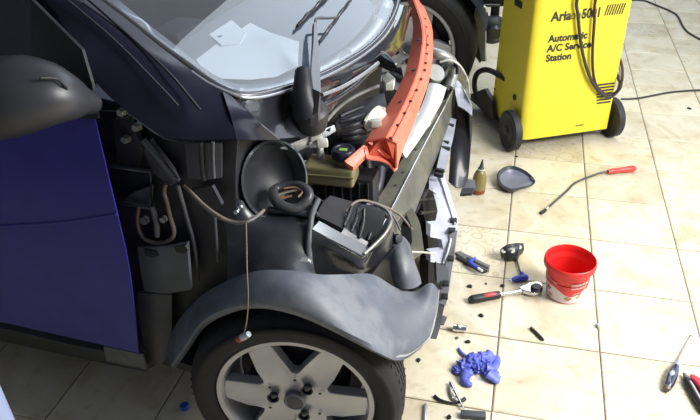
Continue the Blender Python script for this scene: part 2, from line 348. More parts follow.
fl = prism('hood_bracket', [(-0.0577,0.1096,0.94), (-0.0116,0.1043,0.94), (0.0404,0.0565,0.925), (0.0221,0.0771,0.9), (-0.0392,0.1205,0.9), (-0.0707,0.1091,0.92)], (.004, 0, -.012), BLK, car)
tube('bracket_edge', [(-0.0546,0.1004,0.945), (-0.0048,0.0828,0.945), (0.0554,0.0057,0.945)], .0035, CHR, fl, k=3, seg=6)
prism('hinge_tab', [(-0.0079,0.0724,0.87), (0.0026,0.0997,0.88), (0.0369,0.0593,0.88), (0.0342,0.0483,0.865), (0.0141,0.0425,0.865)], (0, 0, -.02), PAL, car)
sheet('pillar_foot', [[(-0.1783,-0.5616,1.062), (-0.1376,-0.6083,1.03), (-0.1125,-0.638,0.99)], [(-0.1688,-0.5499,1.05), (-0.1233,-0.5744,1.012), (-0.104,-0.5571,0.952)], [(-0.1574,-0.5414,1.037), (-0.1073,-0.546,0.994), (-0.0854,-0.4895,0.922)]], VIO, ap, t=.004)
# ---- wipers
kn = lathe('wiper_pivot', [(.0, .046), (.024, .044), (.040, .032), (.046, .012), (.046, -.02), (.0, -.02)], DRK, car, mt=frame((-0.0615,-0.3556,0.925), (.35, -.35, 1)))
w1 = prism('wiper_arm', [(-0.047,-0.3779,1.008), (-0.0264,-0.3596,0.9954), (-0.0693,-0.2563,1.022), (-0.1065,-0.1708,1.045), (-0.1514,-0.0711,1.073), (-0.155,-0.0795,1.075), (-0.1143,-0.1874,1.05), (-0.0877,-0.2636,1.033)], wn*-.012, M('wiper_black', (.05, .05, .06), .35, coat=.3), car)
prism('arm_foot', [(-0.0458,-0.4091,0.985), (-0.0378,-0.392,1.02), (-0.0127,-0.3975,1.015), (-0.0096,-0.4231,0.975), (-0.0282,-0.4295,0.965)], (0, 0, -.03), M('wiper_black', (), 0), w1)
tube('pivot_boot', [(-0.0755,-0.3492,1.04), (-0.0611,-0.386,1.02), (-0.0549,-0.3991,0.99), (-0.0462,-0.4004,0.955)], [.020, .024, .030, .040], DRK, kn, k=4, seg=14)
tube('arm_bend', [(-0.1553,-0.07,1.069), (-0.1624,-0.0446,1.074), (-0.1488,-0.0078,1.065), (-0.1324,0.0359,1.055)], .004, M('wiper_black', (), 0), w1, k=3)
def blade(a, b, n):
    bm = bmesh.new(); a, b = Vector(a), Vector(b); d = (b-a); s = d.cross(wn).normalized()
    bm_prism(bm, [a-s*.003, b-s*.003, b+s*.003, a+s*.003], wn*.012)
    o = from_bm('wiper_blade', bm, DRK, w1)
    for f in (.2, .5, .8):
        p = a+d*f; tube('blade_clip', [p+wn*.008-d*.06, p+wn*.022, p+wn*.008+d*.06], .004, M('wiper_black', (), 0), o, k=3, seg=6)
blade((-0.132,-0.1148,1.027), (-0.173,0.3159,1.052), 0)
blade((-0.196,-0.1121,1.066), (-0.2149,0.2294,1.078), 1)
# ---- dashboard seen through the glass
db = sheet('dashboard', [
  [(-.30,-.56,.99), (-.20,-.46,.979), (-.13,-.2,.976), (-.11,.1,.976), (-.14,.4,.976), (-.26,.56,.98)],
  [(-.42,-.56,.99), (-.40,-.42,.980), (-.38,-.2,.978), (-.38,.1,.978), (-.38,.4,.978), (-.42,.56,.98)],
  [(-.62,-.56,.99), (-.62,-.42,.98), (-.60,-.2,.98), (-.60,.1,.98), (-.60,.4,.98), (-.62,.56,.98)],
  [(-.68,-.56,.80), (-.68,-.42,.78), (-.66,-.2,.75), (-.66,.1,.75), (-.66,.4,.78), (-.68,.56,.80)]], M('dash_grey', (.12, .135, .17), .5, var=.1), car, t=.01)
pod = lathe('instrument_pod', [(.0, .07), (.05, .066), (.068, .045), (.07, -.07), (0, -.07)], DRK, db, mt=frame((-.60,-.33,1.05), (-.6, 0, .5)))
box('dashboard_hump', (-.62,-.05,1.0), (.10,.16,.04), DRK, db, bev=.012)  # low hump added on top of the dashboard
st = sheet('seat', [[(-1.05,-.56,.55), (-1.12,-.56,.9), (-1.2,-.52,1.2)], [(-1.0,-.32,.55), (-1.07,-.32,.9), (-1.16,-.32,1.25)], [(-1.05,-.1,.55), (-1.12,-.1,.9), (-1.2,-.12,1.2)]], M('seat_cloth', (.03, .03, .035), .9), car, t=.08)
# ---- near door
dr = sheet('door', [
  [(-1.46,-.715,1.035)] + [(-0.8611,-0.725,0.986), (-0.6702,-0.725,1.009), (-0.5229,-0.725,1.027), (-0.4034,-0.72,1.04)],
  [(-1.46,-.745,.85)] + [(-0.9019,-0.75,0.8392), (-0.6988,-0.75,0.8732), (-0.5314,-0.75,0.9013), (-0.383,-0.745,0.9234)],
  [(-1.46,-.75,.70)] + [(-0.9704,-0.755,0.6788), (-0.7494,-0.755,0.7294), (-0.5438,-0.755,0.7762), (-0.3798,-0.75,0.8112)],
  [(-1.46,-.745,.55)] + [(-1.058,-0.752,0.496), (-0.8202,-0.752,0.5524), (-0.5884,-0.752,0.6011), (-0.3887,-0.747,0.6452)],
  [(-1.46,-.735,.35)] + [(-1.148,-0.742,0.3227), (-0.9126,-0.742,0.3366), (-0.6606,-0.742,0.3481), (-0.4352,-0.738,0.3546)]], BLU, car, k=5, t=.004)
lab(dr, 'deep blue door skin in shade')
tube('door_crease', [(-0.7544,-0.757,0.7115), (-0.5455,-0.757,0.7657), (-0.3793,-0.752,0.8179)], .004, BLU, dr)
mir_sail = prism('mirror_sail', [(-0.5512,-0.66,1.269), (-0.4162,-0.695,1.181), (-0.3936,-0.715,1.117), (-0.3914,-0.725,1.041), (-0.5704,-0.725,1.017)], (0, .008, 0), DRK, dr)
glass2 = glass_mat('side_window_glass', (.30, .34, .38))
prism('side_window', [(-1.40,-.70,1.05), (-1.36,-.60,1.38), (-1.0,-.60,1.40)] + [(-0.56,-0.65,1.262), (-0.5803,-0.715,1.014)], (0, .005, 0), glass2, dr)
tube('window_frame', [(-1.42,-.71,1.04), (-1.38,-.60,1.40), (-1.0,-.61,1.43)] + [(-0.5601,-0.655,1.272)], .014, DRK, dr, k=4)
mr = bmesh.new()
mp = [(-0.5771,-0.86,1.119), (-0.5067,-0.85,1.127), (-0.4505,-0.84,1.137), (-0.4123,-0.82,1.135), (-0.3987,-0.79,1.118), (-0.3983,-0.755,1.097), (-0.4015,-0.725,1.079)]
bm_tube(mr, mp, [.07, .098, .092, .078, .058, .036, .03], k=5, seg=18, flat=.82)
door_mirror = from_bm('door_mirror', mr, M('mirror_charcoal', (.035, .036, .042), .4, var=.15), dr); lab(door_mirror, 'dark grey rounded wing mirror')
tube('mirror_seam', [(-0.3693,-0.87,1.192), (-0.3571,-0.845,1.182), (-0.3487,-0.835,1.161), (-0.3835,-0.8,1.109)], .003, DRK, door_mirror)
# ---- sill
sl = sheet('sill', [[(-1.46,-.735,.33)] + [(-1.214,-0.72,0.2291), (-0.9508,-0.72,0.2913), (-0.6918,-0.72,0.3038), (-0.4458,-0.715,0.3205)], [(-1.46,-.72,.245)] + [(-1.258,-0.705,0.1698), (-0.9953,-0.705,0.2124), (-0.711,-0.705,0.2328), (-0.4554,-0.7,0.2492)]], DRK, car, t=.02)
sheet('sill_end', [[(-0.5597,-0.73,0.3334), (-0.4891,-0.73,0.3399), (-0.4354,-0.725,0.3369)], [(-0.5803,-0.715,0.2591), (-0.5117,-0.715,0.2632), (-0.4489,-0.71,0.263)]], M('sill_end_grey', (.10, .11, .12), .5, var=.35, scale=30), sl, t=.006)
# ---- closed underside, firewall, hidden far side
under = box('underbody', (-.98,0,.235), (2.0,1.30,.03), DRK, car)
box('engine_bay_tray', (-.04,.03,.40), (.30,.80,.02), DRK, car)
sheet('firewall', [[(-.17,-.62,.955), (-.13,-.3,.87), (-.10,0,.87), (-.12,.3,.88), (-.16,.64,.95)], [(-.22,-.62,.62), (-.22,-.3,.55), (-.20,0,.5), (-.2,.3,.5), (-.2,.64,.6)], [(-.24,-.62,.24), (-.24,-.3,.24), (-.24,0,.24), (-.24,.3,.24), (-.24,.64,.24)]], DRK, car, t=.008)
sheet('far_side_panel', [[(-2.0,.70,1.0), (-1,.71,1.02), (-.4,.70,1.03), (-.22,.66,.98)], [(-2.0,.74,.7), (-1,.75,.7), (-.4,.72,.7), (-.24,.66,.7)], [(-2.0,.72,.25), (-1,.73,.25), (-.40,.70,.25), (-.34,.68,.25)]], BLK, car, t=.01)
sheet('rear_body', [[(-1.46,-.715,1.04), (-1.8,-.71,1.04), (-2.05,-.55,1.03), (-2.1,0,1.03), (-2.05,.55,1.03), (-1.9,.71,1.03)], [(-1.46,-.75,.7), (-1.85,-.75,.7), (-2.12,-.58,.7), (-2.16,0,.7), (-2.12,.58,.7), (-1.95,.75,.7)], [(-1.46,-.73,.3), (-1.85,-.73,.3), (-2.1,-.56,.3), (-2.14,0,.3), (-2.1,.56,.3), (-1.95,.73,.3)]], BLK, car, t=.02)
sheet('rear_glass', [[(-1.87,-.5,1.42), (-1.9,0,1.47), (-1.87,.5,1.42)], [(-2.05,-.55,1.05), (-2.1,0,1.05), (-2.05,.55,1.05)]], glass2, car, t=.005)

# ---- side structure laid bare between the door and the wheel
hp = sheet('side_structure', [
  [(-0.4632,-0.655,1.022), (-0.4713,-0.655,0.879), (-0.4731,-0.655,0.7364), (-0.4775,-0.655,0.5954), (-0.5049,-0.655,0.3429), (-0.5019,-0.655,0.1902)],
  [(-0.3811,-0.64,1.017), (-0.3878,-0.64,0.8712), (-0.3969,-0.64,0.7421), (-0.4117,-0.64,0.6062), (-0.4433,-0.64,0.3847), (-0.4615,-0.64,0.2172)],
  [(-0.2953,-0.635,0.9642), (-0.3106,-0.635,0.8598), (-0.3202,-0.635,0.7541), (-0.3354,-0.635,0.6296), (-0.3596,-0.635,0.4537), (-0.381,-0.635,0.3044)],
  [(-0.1968,-0.625,0.9713), (-0.2115,-0.625,0.8792), (-0.2272,-0.625,0.7804), (-0.2442,-0.625,0.6739), (-0.2584,-0.625,0.5666), (-0.2708,-0.625,0.4693)],
  [(-0.1243,-0.61,0.9747), (-0.1389,-0.61,0.9016), (-0.1503,-0.61,0.8139), (-0.157,-0.61,0.7214), (-0.1559,-0.61,0.6434), (-0.1465,-0.61,0.5826)]], DRK, car, t=.006)
lab(hp, 'dark bare hinge pillar and inner wing side')
plate = prism
fr = [(-0.4439,-0.675,0.8941), (-0.3228,-0.675,0.8969), (-0.345,-0.675,0.7939), (-0.4673,-0.675,0.7935)]
bm = bmesh.new(); bm_tube(bm, fr, .006, k=1, seg=6, closed=True); from_bm('pocket_frame', bm, GRYD, hp)
plate('pocket_floor', [(-0.4628,-0.652,0.8761), (-0.3446,-0.652,0.8795), (-0.3664,-0.652,0.7787), (-0.4851,-0.652,0.7794)], (0, .004, 0), M('recess_shade_dark', (.012, .014, .014), .6), hp)  # near-black colour stands in for the shade inside pockets, slots and openings
plate('pocket_wedge', [(-0.4282,-0.664,0.7971), (-0.3935,-0.664,0.8231), (-0.3405,-0.664,0.8491), (-0.3564,-0.664,0.7878), (-0.4281,-0.664,0.7857)], (0, .01, 0), GRYD, hp)
plate('stiffener_plate', [(-0.3462,-0.66,0.9461), (-0.3197,-0.66,0.9702), (-0.2761,-0.66,0.9005), (-0.2659,-0.66,0.8707), (-0.2901,-0.66,0.8557), (-0.3325,-0.66,0.8858)], (0, .012, 0), M('plate_violet', (.055, .052, .072), .4, var=.2), hp)
tube('diagonal_rib', [(-0.329,-0.672,0.9746), (-0.2984,-0.672,0.9341), (-0.2613,-0.672,0.8834)], .007, GRYD, hp)
plate('upper_gusset', [(-0.4015,-0.672,1.014), (-0.3567,-0.672,1.024), (-0.3352,-0.672,0.9587), (-0.3552,-0.672,0.8938), (-0.4154,-0.672,0.8945)], (0, .014, 0), DRK2, hp)
for q in ((-0.3311,-0.68,1.01), (-0.3681,-0.68,0.9753), (-0.3539,-0.69,1.047)): lathe('bolt_head', [(0, .01), (.008, .01), (.011, 0), (.011, -.006)], STL, hp, seg=6, mt=frame(q, (0, -1, .1)))
tube('hinge_strap', [(-0.3807,-0.672,0.7937), (-0.3916,-0.678,0.7465), (-0.3861,-0.68,0.7076), (-0.3603,-0.68,0.6937), (-0.3275,-0.68,0.7008), (-0.2983,-0.68,0.7203), (-0.2879,-0.68,0.7458), (-0.2928,-0.678,0.7834), (-0.2986,-0.672,0.8148), (-0.3024,-0.67,0.843), (-0.2939,-0.668,0.8649)], .0052, M('hinge_grey', (.15, .13, .12), .45, metal=.4, tint=(.22, .12, .06), tscale=12), hp)
tube('hinge_pin', [(-0.3384,-0.678,0.8026), (-0.3368,-0.678,0.7575), (-0.3428,-0.678,0.7155)], .007, GRYD, hp)
lathe('hinge_nut', [(0, .012), (.011, .012), (.011, 0)], STL, hp, seg=6, mt=frame((-0.371,-0.67,0.7543), (0, -1, 0)))
lathe('hinge_nut', [(0, .012), (.008, .012), (.008, 0)], STL, hp, seg=6, mt=frame((-0.3147,-0.67,0.7684), (0, -1, 0)))
lp = sheet('mounting_plate', [[(-0.398,-0.685,0.6783), (-0.4065,-0.685,0.6015), (-0.4091,-0.685,0.5356)], [(-0.3221,-0.69,0.6953), (-0.3279,-0.69,0.6238), (-0.3365,-0.69,0.5513)], [(-0.2507,-0.685,0.7222), (-0.2592,-0.685,0.6426), (-0.2647,-0.685,0.5786)]], M('mount_plate', (.085, .092, .105), .5, var=.2), hp, t=.012)
plate('plate_slot', [(-0.3728,-0.6995,0.6817), (-0.3382,-0.6995,0.6834), (-0.3349,-0.6995,0.6721), (-0.3512,-0.6995,0.6623), (-0.3734,-0.6995,0.6664)], (0, .006, 0), M('recess_shade_dark', (), 0), lp)
plate('plate_slot', [(-0.2831,-0.6985,0.7098), (-0.2511,-0.6985,0.7197), (-0.2448,-0.6985,0.7094), (-0.2584,-0.6985,0.6946), (-0.2803,-0.6985,0.6956)], (0, .006, 0), M('recess_shade_dark', (), 0), lp)
lw = sheet('lower_pillar', [[(-0.438,-0.68,0.5176), (-0.4601,-0.68,0.3776), (-0.4643,-0.68,0.2546)], [(-0.392,-0.685,0.5299), (-0.4112,-0.685,0.3961), (-0.4224,-0.685,0.2649)], [(-0.3419,-0.67,0.5276), (-0.366,-0.67,0.4032), (-0.3911,-0.67,0.3068)]], M('lower_pillar_grey', (.05, .053, .062), .55, var=.3, tint=(.09, .085, .08), tscale=8), hp, t=.008)
fp = sheet('ribbed_panel', [[(-0.2293,-0.655,0.9737), (-0.2345,-0.655,0.9304), (-0.2377,-0.655,0.8833)], [(-0.1796,-0.66,0.9836), (-0.1865,-0.66,0.9406), (-0.1919,-0.66,0.8913)], [(-0.1409,-0.65,0.9844), (-0.147,-0.65,0.9417), (-0.1534,-0.65,0.8976)]], M('ribbed_panel_grey', (.062, .064, .075), .5, var=.2), hp, t=.006)
tube('panel_rib', [(-0.1814,-0.668,0.9896), (-0.1862,-0.668,0.9448), (-0.1895,-0.668,0.8936)], .006, DRK, fp)
tube('panel_rib', [(-0.1539,-0.664,0.9917), (-0.1608,-0.664,0.9468), (-0.1653,-0.664,0.9007)], .004, GRYD, fp)
plate('lower_bracket', [(-0.2371,-0.66,0.8544), (-0.1765,-0.66,0.8758), (-0.1578,-0.66,0.8288), (-0.183,-0.66,0.7994), (-0.2284,-0.66,0.8126)], (0, .01, 0), DRK2, hp)
tube('edge_bead', [(-0.277,-0.648,0.8512), (-0.2697,-0.648,0.7721), (-0.2627,-0.648,0.6856), (-0.27,-0.648,0.5746)], .005, GRYD, hp)
tube('edge_bead', [(-0.193,-0.64,0.8073), (-0.2003,-0.64,0.7233), (-0.2071,-0.64,0.6406)], .004, GRYD, hp)
# ---- wheel housing and the lamp recess above it
wh = sheet('wheel_housing', [
  [(-0.185,-0.605,0.8129), (-0.1518,-0.59,0.8018), (-0.1242,-0.53,0.7391), (-0.063,-0.51,0.7328), (-0.0111,-0.5,0.7249)],
  [(-0.18,-0.62,0.7523), (-0.1428,-0.61,0.7476), (-0.0946,-0.585,0.7414), (-0.0408,-0.56,0.7305), (0.0096,-0.545,0.7136)],
  [(-0.1731,-0.64,0.6848), (-0.1316,-0.635,0.6906), (-0.0767,-0.625,0.7018), (-0.0216,-0.61,0.6918), (0.0253,-0.59,0.6645)],
  [(-0.1555,-0.69,0.6162), (-0.0768,-0.69,0.6717), (-0.0298,-0.685,0.6764), (0.0133,-0.68,0.6744), (0.0686,-0.66,0.6522)]], M('housing_black', (.016, .018, .024), .36, var=.3, coat=.2, tint=(.03, .03, .034), tscale=8), car, k=4, kr=4, t=.006)
lab(wh, 'black inner wheel housing panel')
tube('housing_lip', [(-0.1099,-0.535,0.7479), (-0.0576,-0.52,0.7444), (-0.0061,-0.51,0.738)], .010, M('lip_painted_sheen', (.05, .055, .075), .3, coat=.4), wh)  # lighter bluish tube paints the highlight on top of the housing
tube('pinch_flange', [(-0.0026,-0.47,0.7584), (0.0014,-0.52,0.7486), (0.0073,-0.55,0.7281), (0.0123,-0.58,0.6904), (0.0166,-0.6,0.6272)], .008, GRYD, wh)
for q in ((0.019,-0.6,0.6642), (0.0189,-0.61,0.6383)): lathe('flange_bolt', [(0, .008), (.007, .008), (.009, 0)], PAL, wh, seg=6, mt=frame(q, (.3, -1, .2)))
lr = sheet('lamp_recess', [
  [(-0.145,-0.6,0.9718), (-0.1543,-0.55,0.9463), (-0.1519,-0.47,0.9082), (-0.1237,-0.42,0.8854), (-0.0819,-0.38,0.875)],
  [(-0.1597,-0.6,0.9007), (-0.1636,-0.55,0.8737), (-0.1669,-0.47,0.8222), (-0.1377,-0.42,0.7945), (-0.0916,-0.39,0.7979)],
  [(-0.1776,-0.6,0.8085), (-0.1559,-0.585,0.7896), (-0.1405,-0.53,0.7419), (-0.111,-0.47,0.7079), (-0.0682,-0.44,0.7039)]], DRK, car, t=.005)
c0 = Vector((-0.1201,-0.485,0.8039)); ax = Vector((.86, -.38, .34)).normalized()
cup = lathe('headlight_cup', [(.100, .03), (.094, .032), (.088, .01), (.083, -.03), (.068, -.070), (.04, -.088), (0, -.092), (0, -.098), (.045, -.092), (.074, -.074), (.09, -.03), (.100, .03)], M('cup_gloss', (.05, .06, .066), .15, coat=.8, var=.2), lr, seg=40, mt=frame(c0-ax*.01, ax), cap=False)
lathe('cup_rib', [(.091, .012), (.087, .018), (.083, .012), (.087, .006), (.091, .012)], DRK, cup, seg=40, mt=frame(c0-ax*.03, ax), cap=False)
for q in ((-0.1298,-0.63,0.8105), (-0.1423,-0.63,0.7943)): lathe('rivet', [(0, .006), (.005, .004), (.007, 0)], CHR, wh, seg=10, mt=frame(q, (.2, -1, .4)))
sm = frame((-0.0649,-0.498,0.775), (.1, -.3, 1))
bm = bmesh.new()
bm_tube(bm, [sm @ Vector((.045*math.cos(a)*(1+.1*math.sin(3*a)), .036*math.sin(a), .006*math.sin(2*a))) for a in [2*PI*i/14 for i in range(14)]], .013, k=3, closed=True)
sr = from_bm('loom_ring', bm, M('tape_black', (.05, .05, .058), .35, bump=.4, scale=60), car); lab(sr, 'ring of black taped wiring')
for k in range(5):
    tube('loom_wire', [sm @ Vector((.030*math.cos(a+k), .022*math.sin(a+k*1.7), .004*k-.006)) for a in (0, .9, 1.9, 2.9)], .003, WIRE if k % 2 else M('brown_wire', (.22, .13, .08), .6), sr, seg=5)
# ---- wing edge: grey plastic wheel-arch lip that widens into the corner of the bumper
arch = sheet('wheel_arch_trim', [
  [(-0.4054,-0.675,0.284), (-0.3472,-0.675,0.4201), (-0.2574,-0.68,0.5376), (-0.1689,-0.685,0.6183), (-0.0761,-0.69,0.6778), (0.0074,-0.685,0.697), (0.0703,-0.66,0.6819), (0.1033,-0.575,0.6264), (0.1469,-0.5,0.581), (0.2019,-0.48,0.5372), (0.247,-0.46,0.5198), (0.2833,-0.44,0.5431), (0.303,-0.43,0.5173)],
  [(-0.3597,-0.715,0.3212), (-0.3095,-0.715,0.4238), (-0.2244,-0.72,0.5432), (-0.1351,-0.725,0.6272), (-0.049,-0.73,0.6737), (0.0318,-0.73,0.6883), (0.0967,-0.715,0.6672), (0.1454,-0.67,0.6202), (0.1882,-0.61,0.5671), (0.2311,-0.56,0.5245), (0.2665,-0.52,0.504), (0.2939,-0.485,0.4957), (0.3069,-0.46,0.4752)],
  [(-0.3376,-0.74,0.3375), (-0.2707,-0.745,0.438), (-0.2015,-0.75,0.5425), (-0.1098,-0.755,0.617), (-0.0293,-0.755,0.6489), (0.053,-0.752,0.6479), (0.1209,-0.745,0.6256), (0.1778,-0.735,0.5945), (0.2313,-0.72,0.5574), (0.2563,-0.66,0.4839), (0.2761,-0.615,0.4578), (0.2944,-0.57,0.4487), (0.3072,-0.53,0.447)],
  [(-0.339,-0.725,0.315), (-0.2755,-0.73,0.4124), (-0.2062,-0.735,0.5154), (-0.1163,-0.74,0.5892), (-0.0397,-0.74,0.6205), (0.0419,-0.737,0.6206), (0.1087,-0.73,0.5973), (0.1668,-0.72,0.5657), (0.2215,-0.705,0.528), (0.2496,-0.645,0.4577), (0.2698,-0.6,0.4299), (0.2872,-0.56,0.4271), (0.3002,-0.52,0.4257)]], GRY, car, k=5, kr=4, t=.005)
lab(arch, 'dusty grey plastic wheel-arch lip widening into the bumper corner')
tube('corner_edge', [(0.303,-0.43,0.5173), (0.3063,-0.457,0.4726), (0.3078,-0.527,0.4445), (0.294,-0.568,0.4451), (0.2761,-0.615,0.4544), (0.2564,-0.66,0.4806)], .004, M('corner_edge', (.3, .31, .32), .4), arch)
# inner liner so the arch is dark inside
ln = bmesh.new(); bm_lathe(ln, [(.325, -.67), (.325, -.45), (.20, -.44)], 24, frame((0, 0, .2845), (0, 1, 0), (1, 0, 0)), False, -PI-.1, -1.2)
sharp(from_bm('arch_liner', ln, DRK, car, norm=False), 40)
# ---- headlamp carrier: a glossy trough standing on the corner
tr = sheet('lamp_carrier', [
  [(0.0234,-0.585,0.6239), (0.0674,-0.56,0.5877), (0.1106,-0.52,0.5582), (0.1329,-0.49,0.5798), (0.1576,-0.45,0.6013), (0.175,-0.42,0.6224)],
  [(0.0182,-0.57,0.6848), (0.0659,-0.55,0.6453), (0.1172,-0.52,0.617), (0.1371,-0.485,0.6278), (0.1598,-0.44,0.6453), (0.1687,-0.4,0.6579)],
  [(0.0144,-0.555,0.7241), (0.066,-0.545,0.6931), (0.1283,-0.52,0.6474), (0.1436,-0.48,0.6536), (0.1634,-0.435,0.6705), (0.1628,-0.39,0.6843)],
  [(0.0138,-0.515,0.7246), (0.0613,-0.505,0.6952), (0.1216,-0.485,0.6522), (0.1328,-0.455,0.6588), (0.1508,-0.42,0.6765), (0.1532,-0.385,0.6947)]], M('carrier_gloss', (.022, .023, .026), .2, coat=.5, var=.3), car, k=4, kr=3, t=.005)
lab(tr, 'glossy black headlamp carrier trough')
sheet('carrier_ledge', [[(0.0151,-0.556,0.7293), (0.0666,-0.546,0.6983), (0.1317,-0.522,0.6526)], [(0.0165,-0.515,0.7266), (0.0641,-0.505,0.6972), (0.1243,-0.485,0.6574)]], M('ledge_painted_sheen', (.42, .43, .45), .22, metal=.7, coat=.3), tr, t=.004)  # pale strip paints the highlight along the black trough's top
tube('carrier_rim', [(0.1336,-0.52,0.6577), (0.1463,-0.48,0.6603), (0.1634,-0.435,0.6736), (0.1628,-0.39,0.6813), (0.14,-0.36,0.689), (0.1039,-0.35,0.6946)], .0045, STL, tr)
sheet('carrier_floor', [[(0.0027,-0.5,0.7306), (0.0592,-0.485,0.6967), (0.1201,-0.465,0.6536)], [(-0.0143,-0.42,0.7144), (0.0409,-0.4,0.6882), (0.108,-0.38,0.664)], [(-0.0159,-0.36,0.7032), (0.0386,-0.34,0.6826), (0.1084,-0.33,0.6709)]], DRK, tr, t=.004)
prism('carrier_opening', [(0.0813,-0.42,0.7023), (0.0972,-0.395,0.7113), (0.1247,-0.38,0.7044), (0.1482,-0.395,0.6968), (0.1513,-0.43,0.6769), (0.1334,-0.465,0.6534), (0.1129,-0.475,0.6526)], (0, .004, 0), M('recess_shade_dark', (), 0), tr)  # dark plate over the trough floor, painted shade of an opening
for ps in ([(0.0608,-0.4,0.7104), (0.0632,-0.43,0.7019), (0.0661,-0.475,0.6977)], [(0.0771,-0.4,0.7075), (0.0819,-0.43,0.6934), (0.0843,-0.475,0.6833)], [(0.0935,-0.4,0.7106), (0.1007,-0.43,0.688), (0.1063,-0.478,0.6717)], [(0.1176,-0.375,0.7031), (0.1235,-0.41,0.6799), (0.1255,-0.465,0.6609)]):
    tube('carrier_rib', ps, [.003, .006, .004], M('rib_gloss', (.03, .03, .034), .25, coat=.5), tr, k=4)
sheet('carrier_painted_sheen', [[(0.0645,-0.5,0.688), (0.0919,-0.49,0.6675), (0.1244,-0.478,0.648)], [(0.0679,-0.48,0.6952), (0.0974,-0.475,0.6739), (0.1297,-0.462,0.6506)]], M('inner_painted_sheen', (.05, .055, .075), .35), tr, k=3, t=.004)  # bluish strip laid in as the ledge's inner highlight
# dark mass between the trough and the bumper corner, and the tapered duct beside it
sheet('carrier_skirt', [[(0.0174,-0.6,0.6397), (0.0733,-0.575,0.5911), (0.1249,-0.53,0.563), (0.1554,-0.46,0.5952), (0.1804,-0.42,0.6236)], [(0.0258,-0.6,0.6047), (0.0701,-0.555,0.5718), (0.1235,-0.48,0.5374), (0.1567,-0.43,0.5075), (0.1898,-0.41,0.4798)]], DRK, tr, t=.005)
dc = sheet('tapered_duct', [
  [(0.1717,-0.4,0.6176), (0.1763,-0.37,0.6208), (0.19,-0.36,0.6106), (0.204,-0.36,0.5942)],
  [(0.1729,-0.43,0.5906), (0.1913,-0.42,0.607), (0.2125,-0.4,0.5978), (0.2268,-0.39,0.5614)],
  [(0.1876,-0.46,0.5577), (0.214,-0.46,0.577), (0.235,-0.43,0.5663), (0.2465,-0.41,0.5345)],
  [(0.2016,-0.47,0.5294), (0.227,-0.475,0.5364), (0.2454,-0.455,0.5288), (0.2574,-0.43,0.5258)]], M('duct_grey', (.10, .105, .13), .45, var=.3, tint=(.2, .2, .2), tscale=9), car, k=4, kr=4, t=.005)
lab(dc, 'dark grey tapered duct beside the bumper corner')

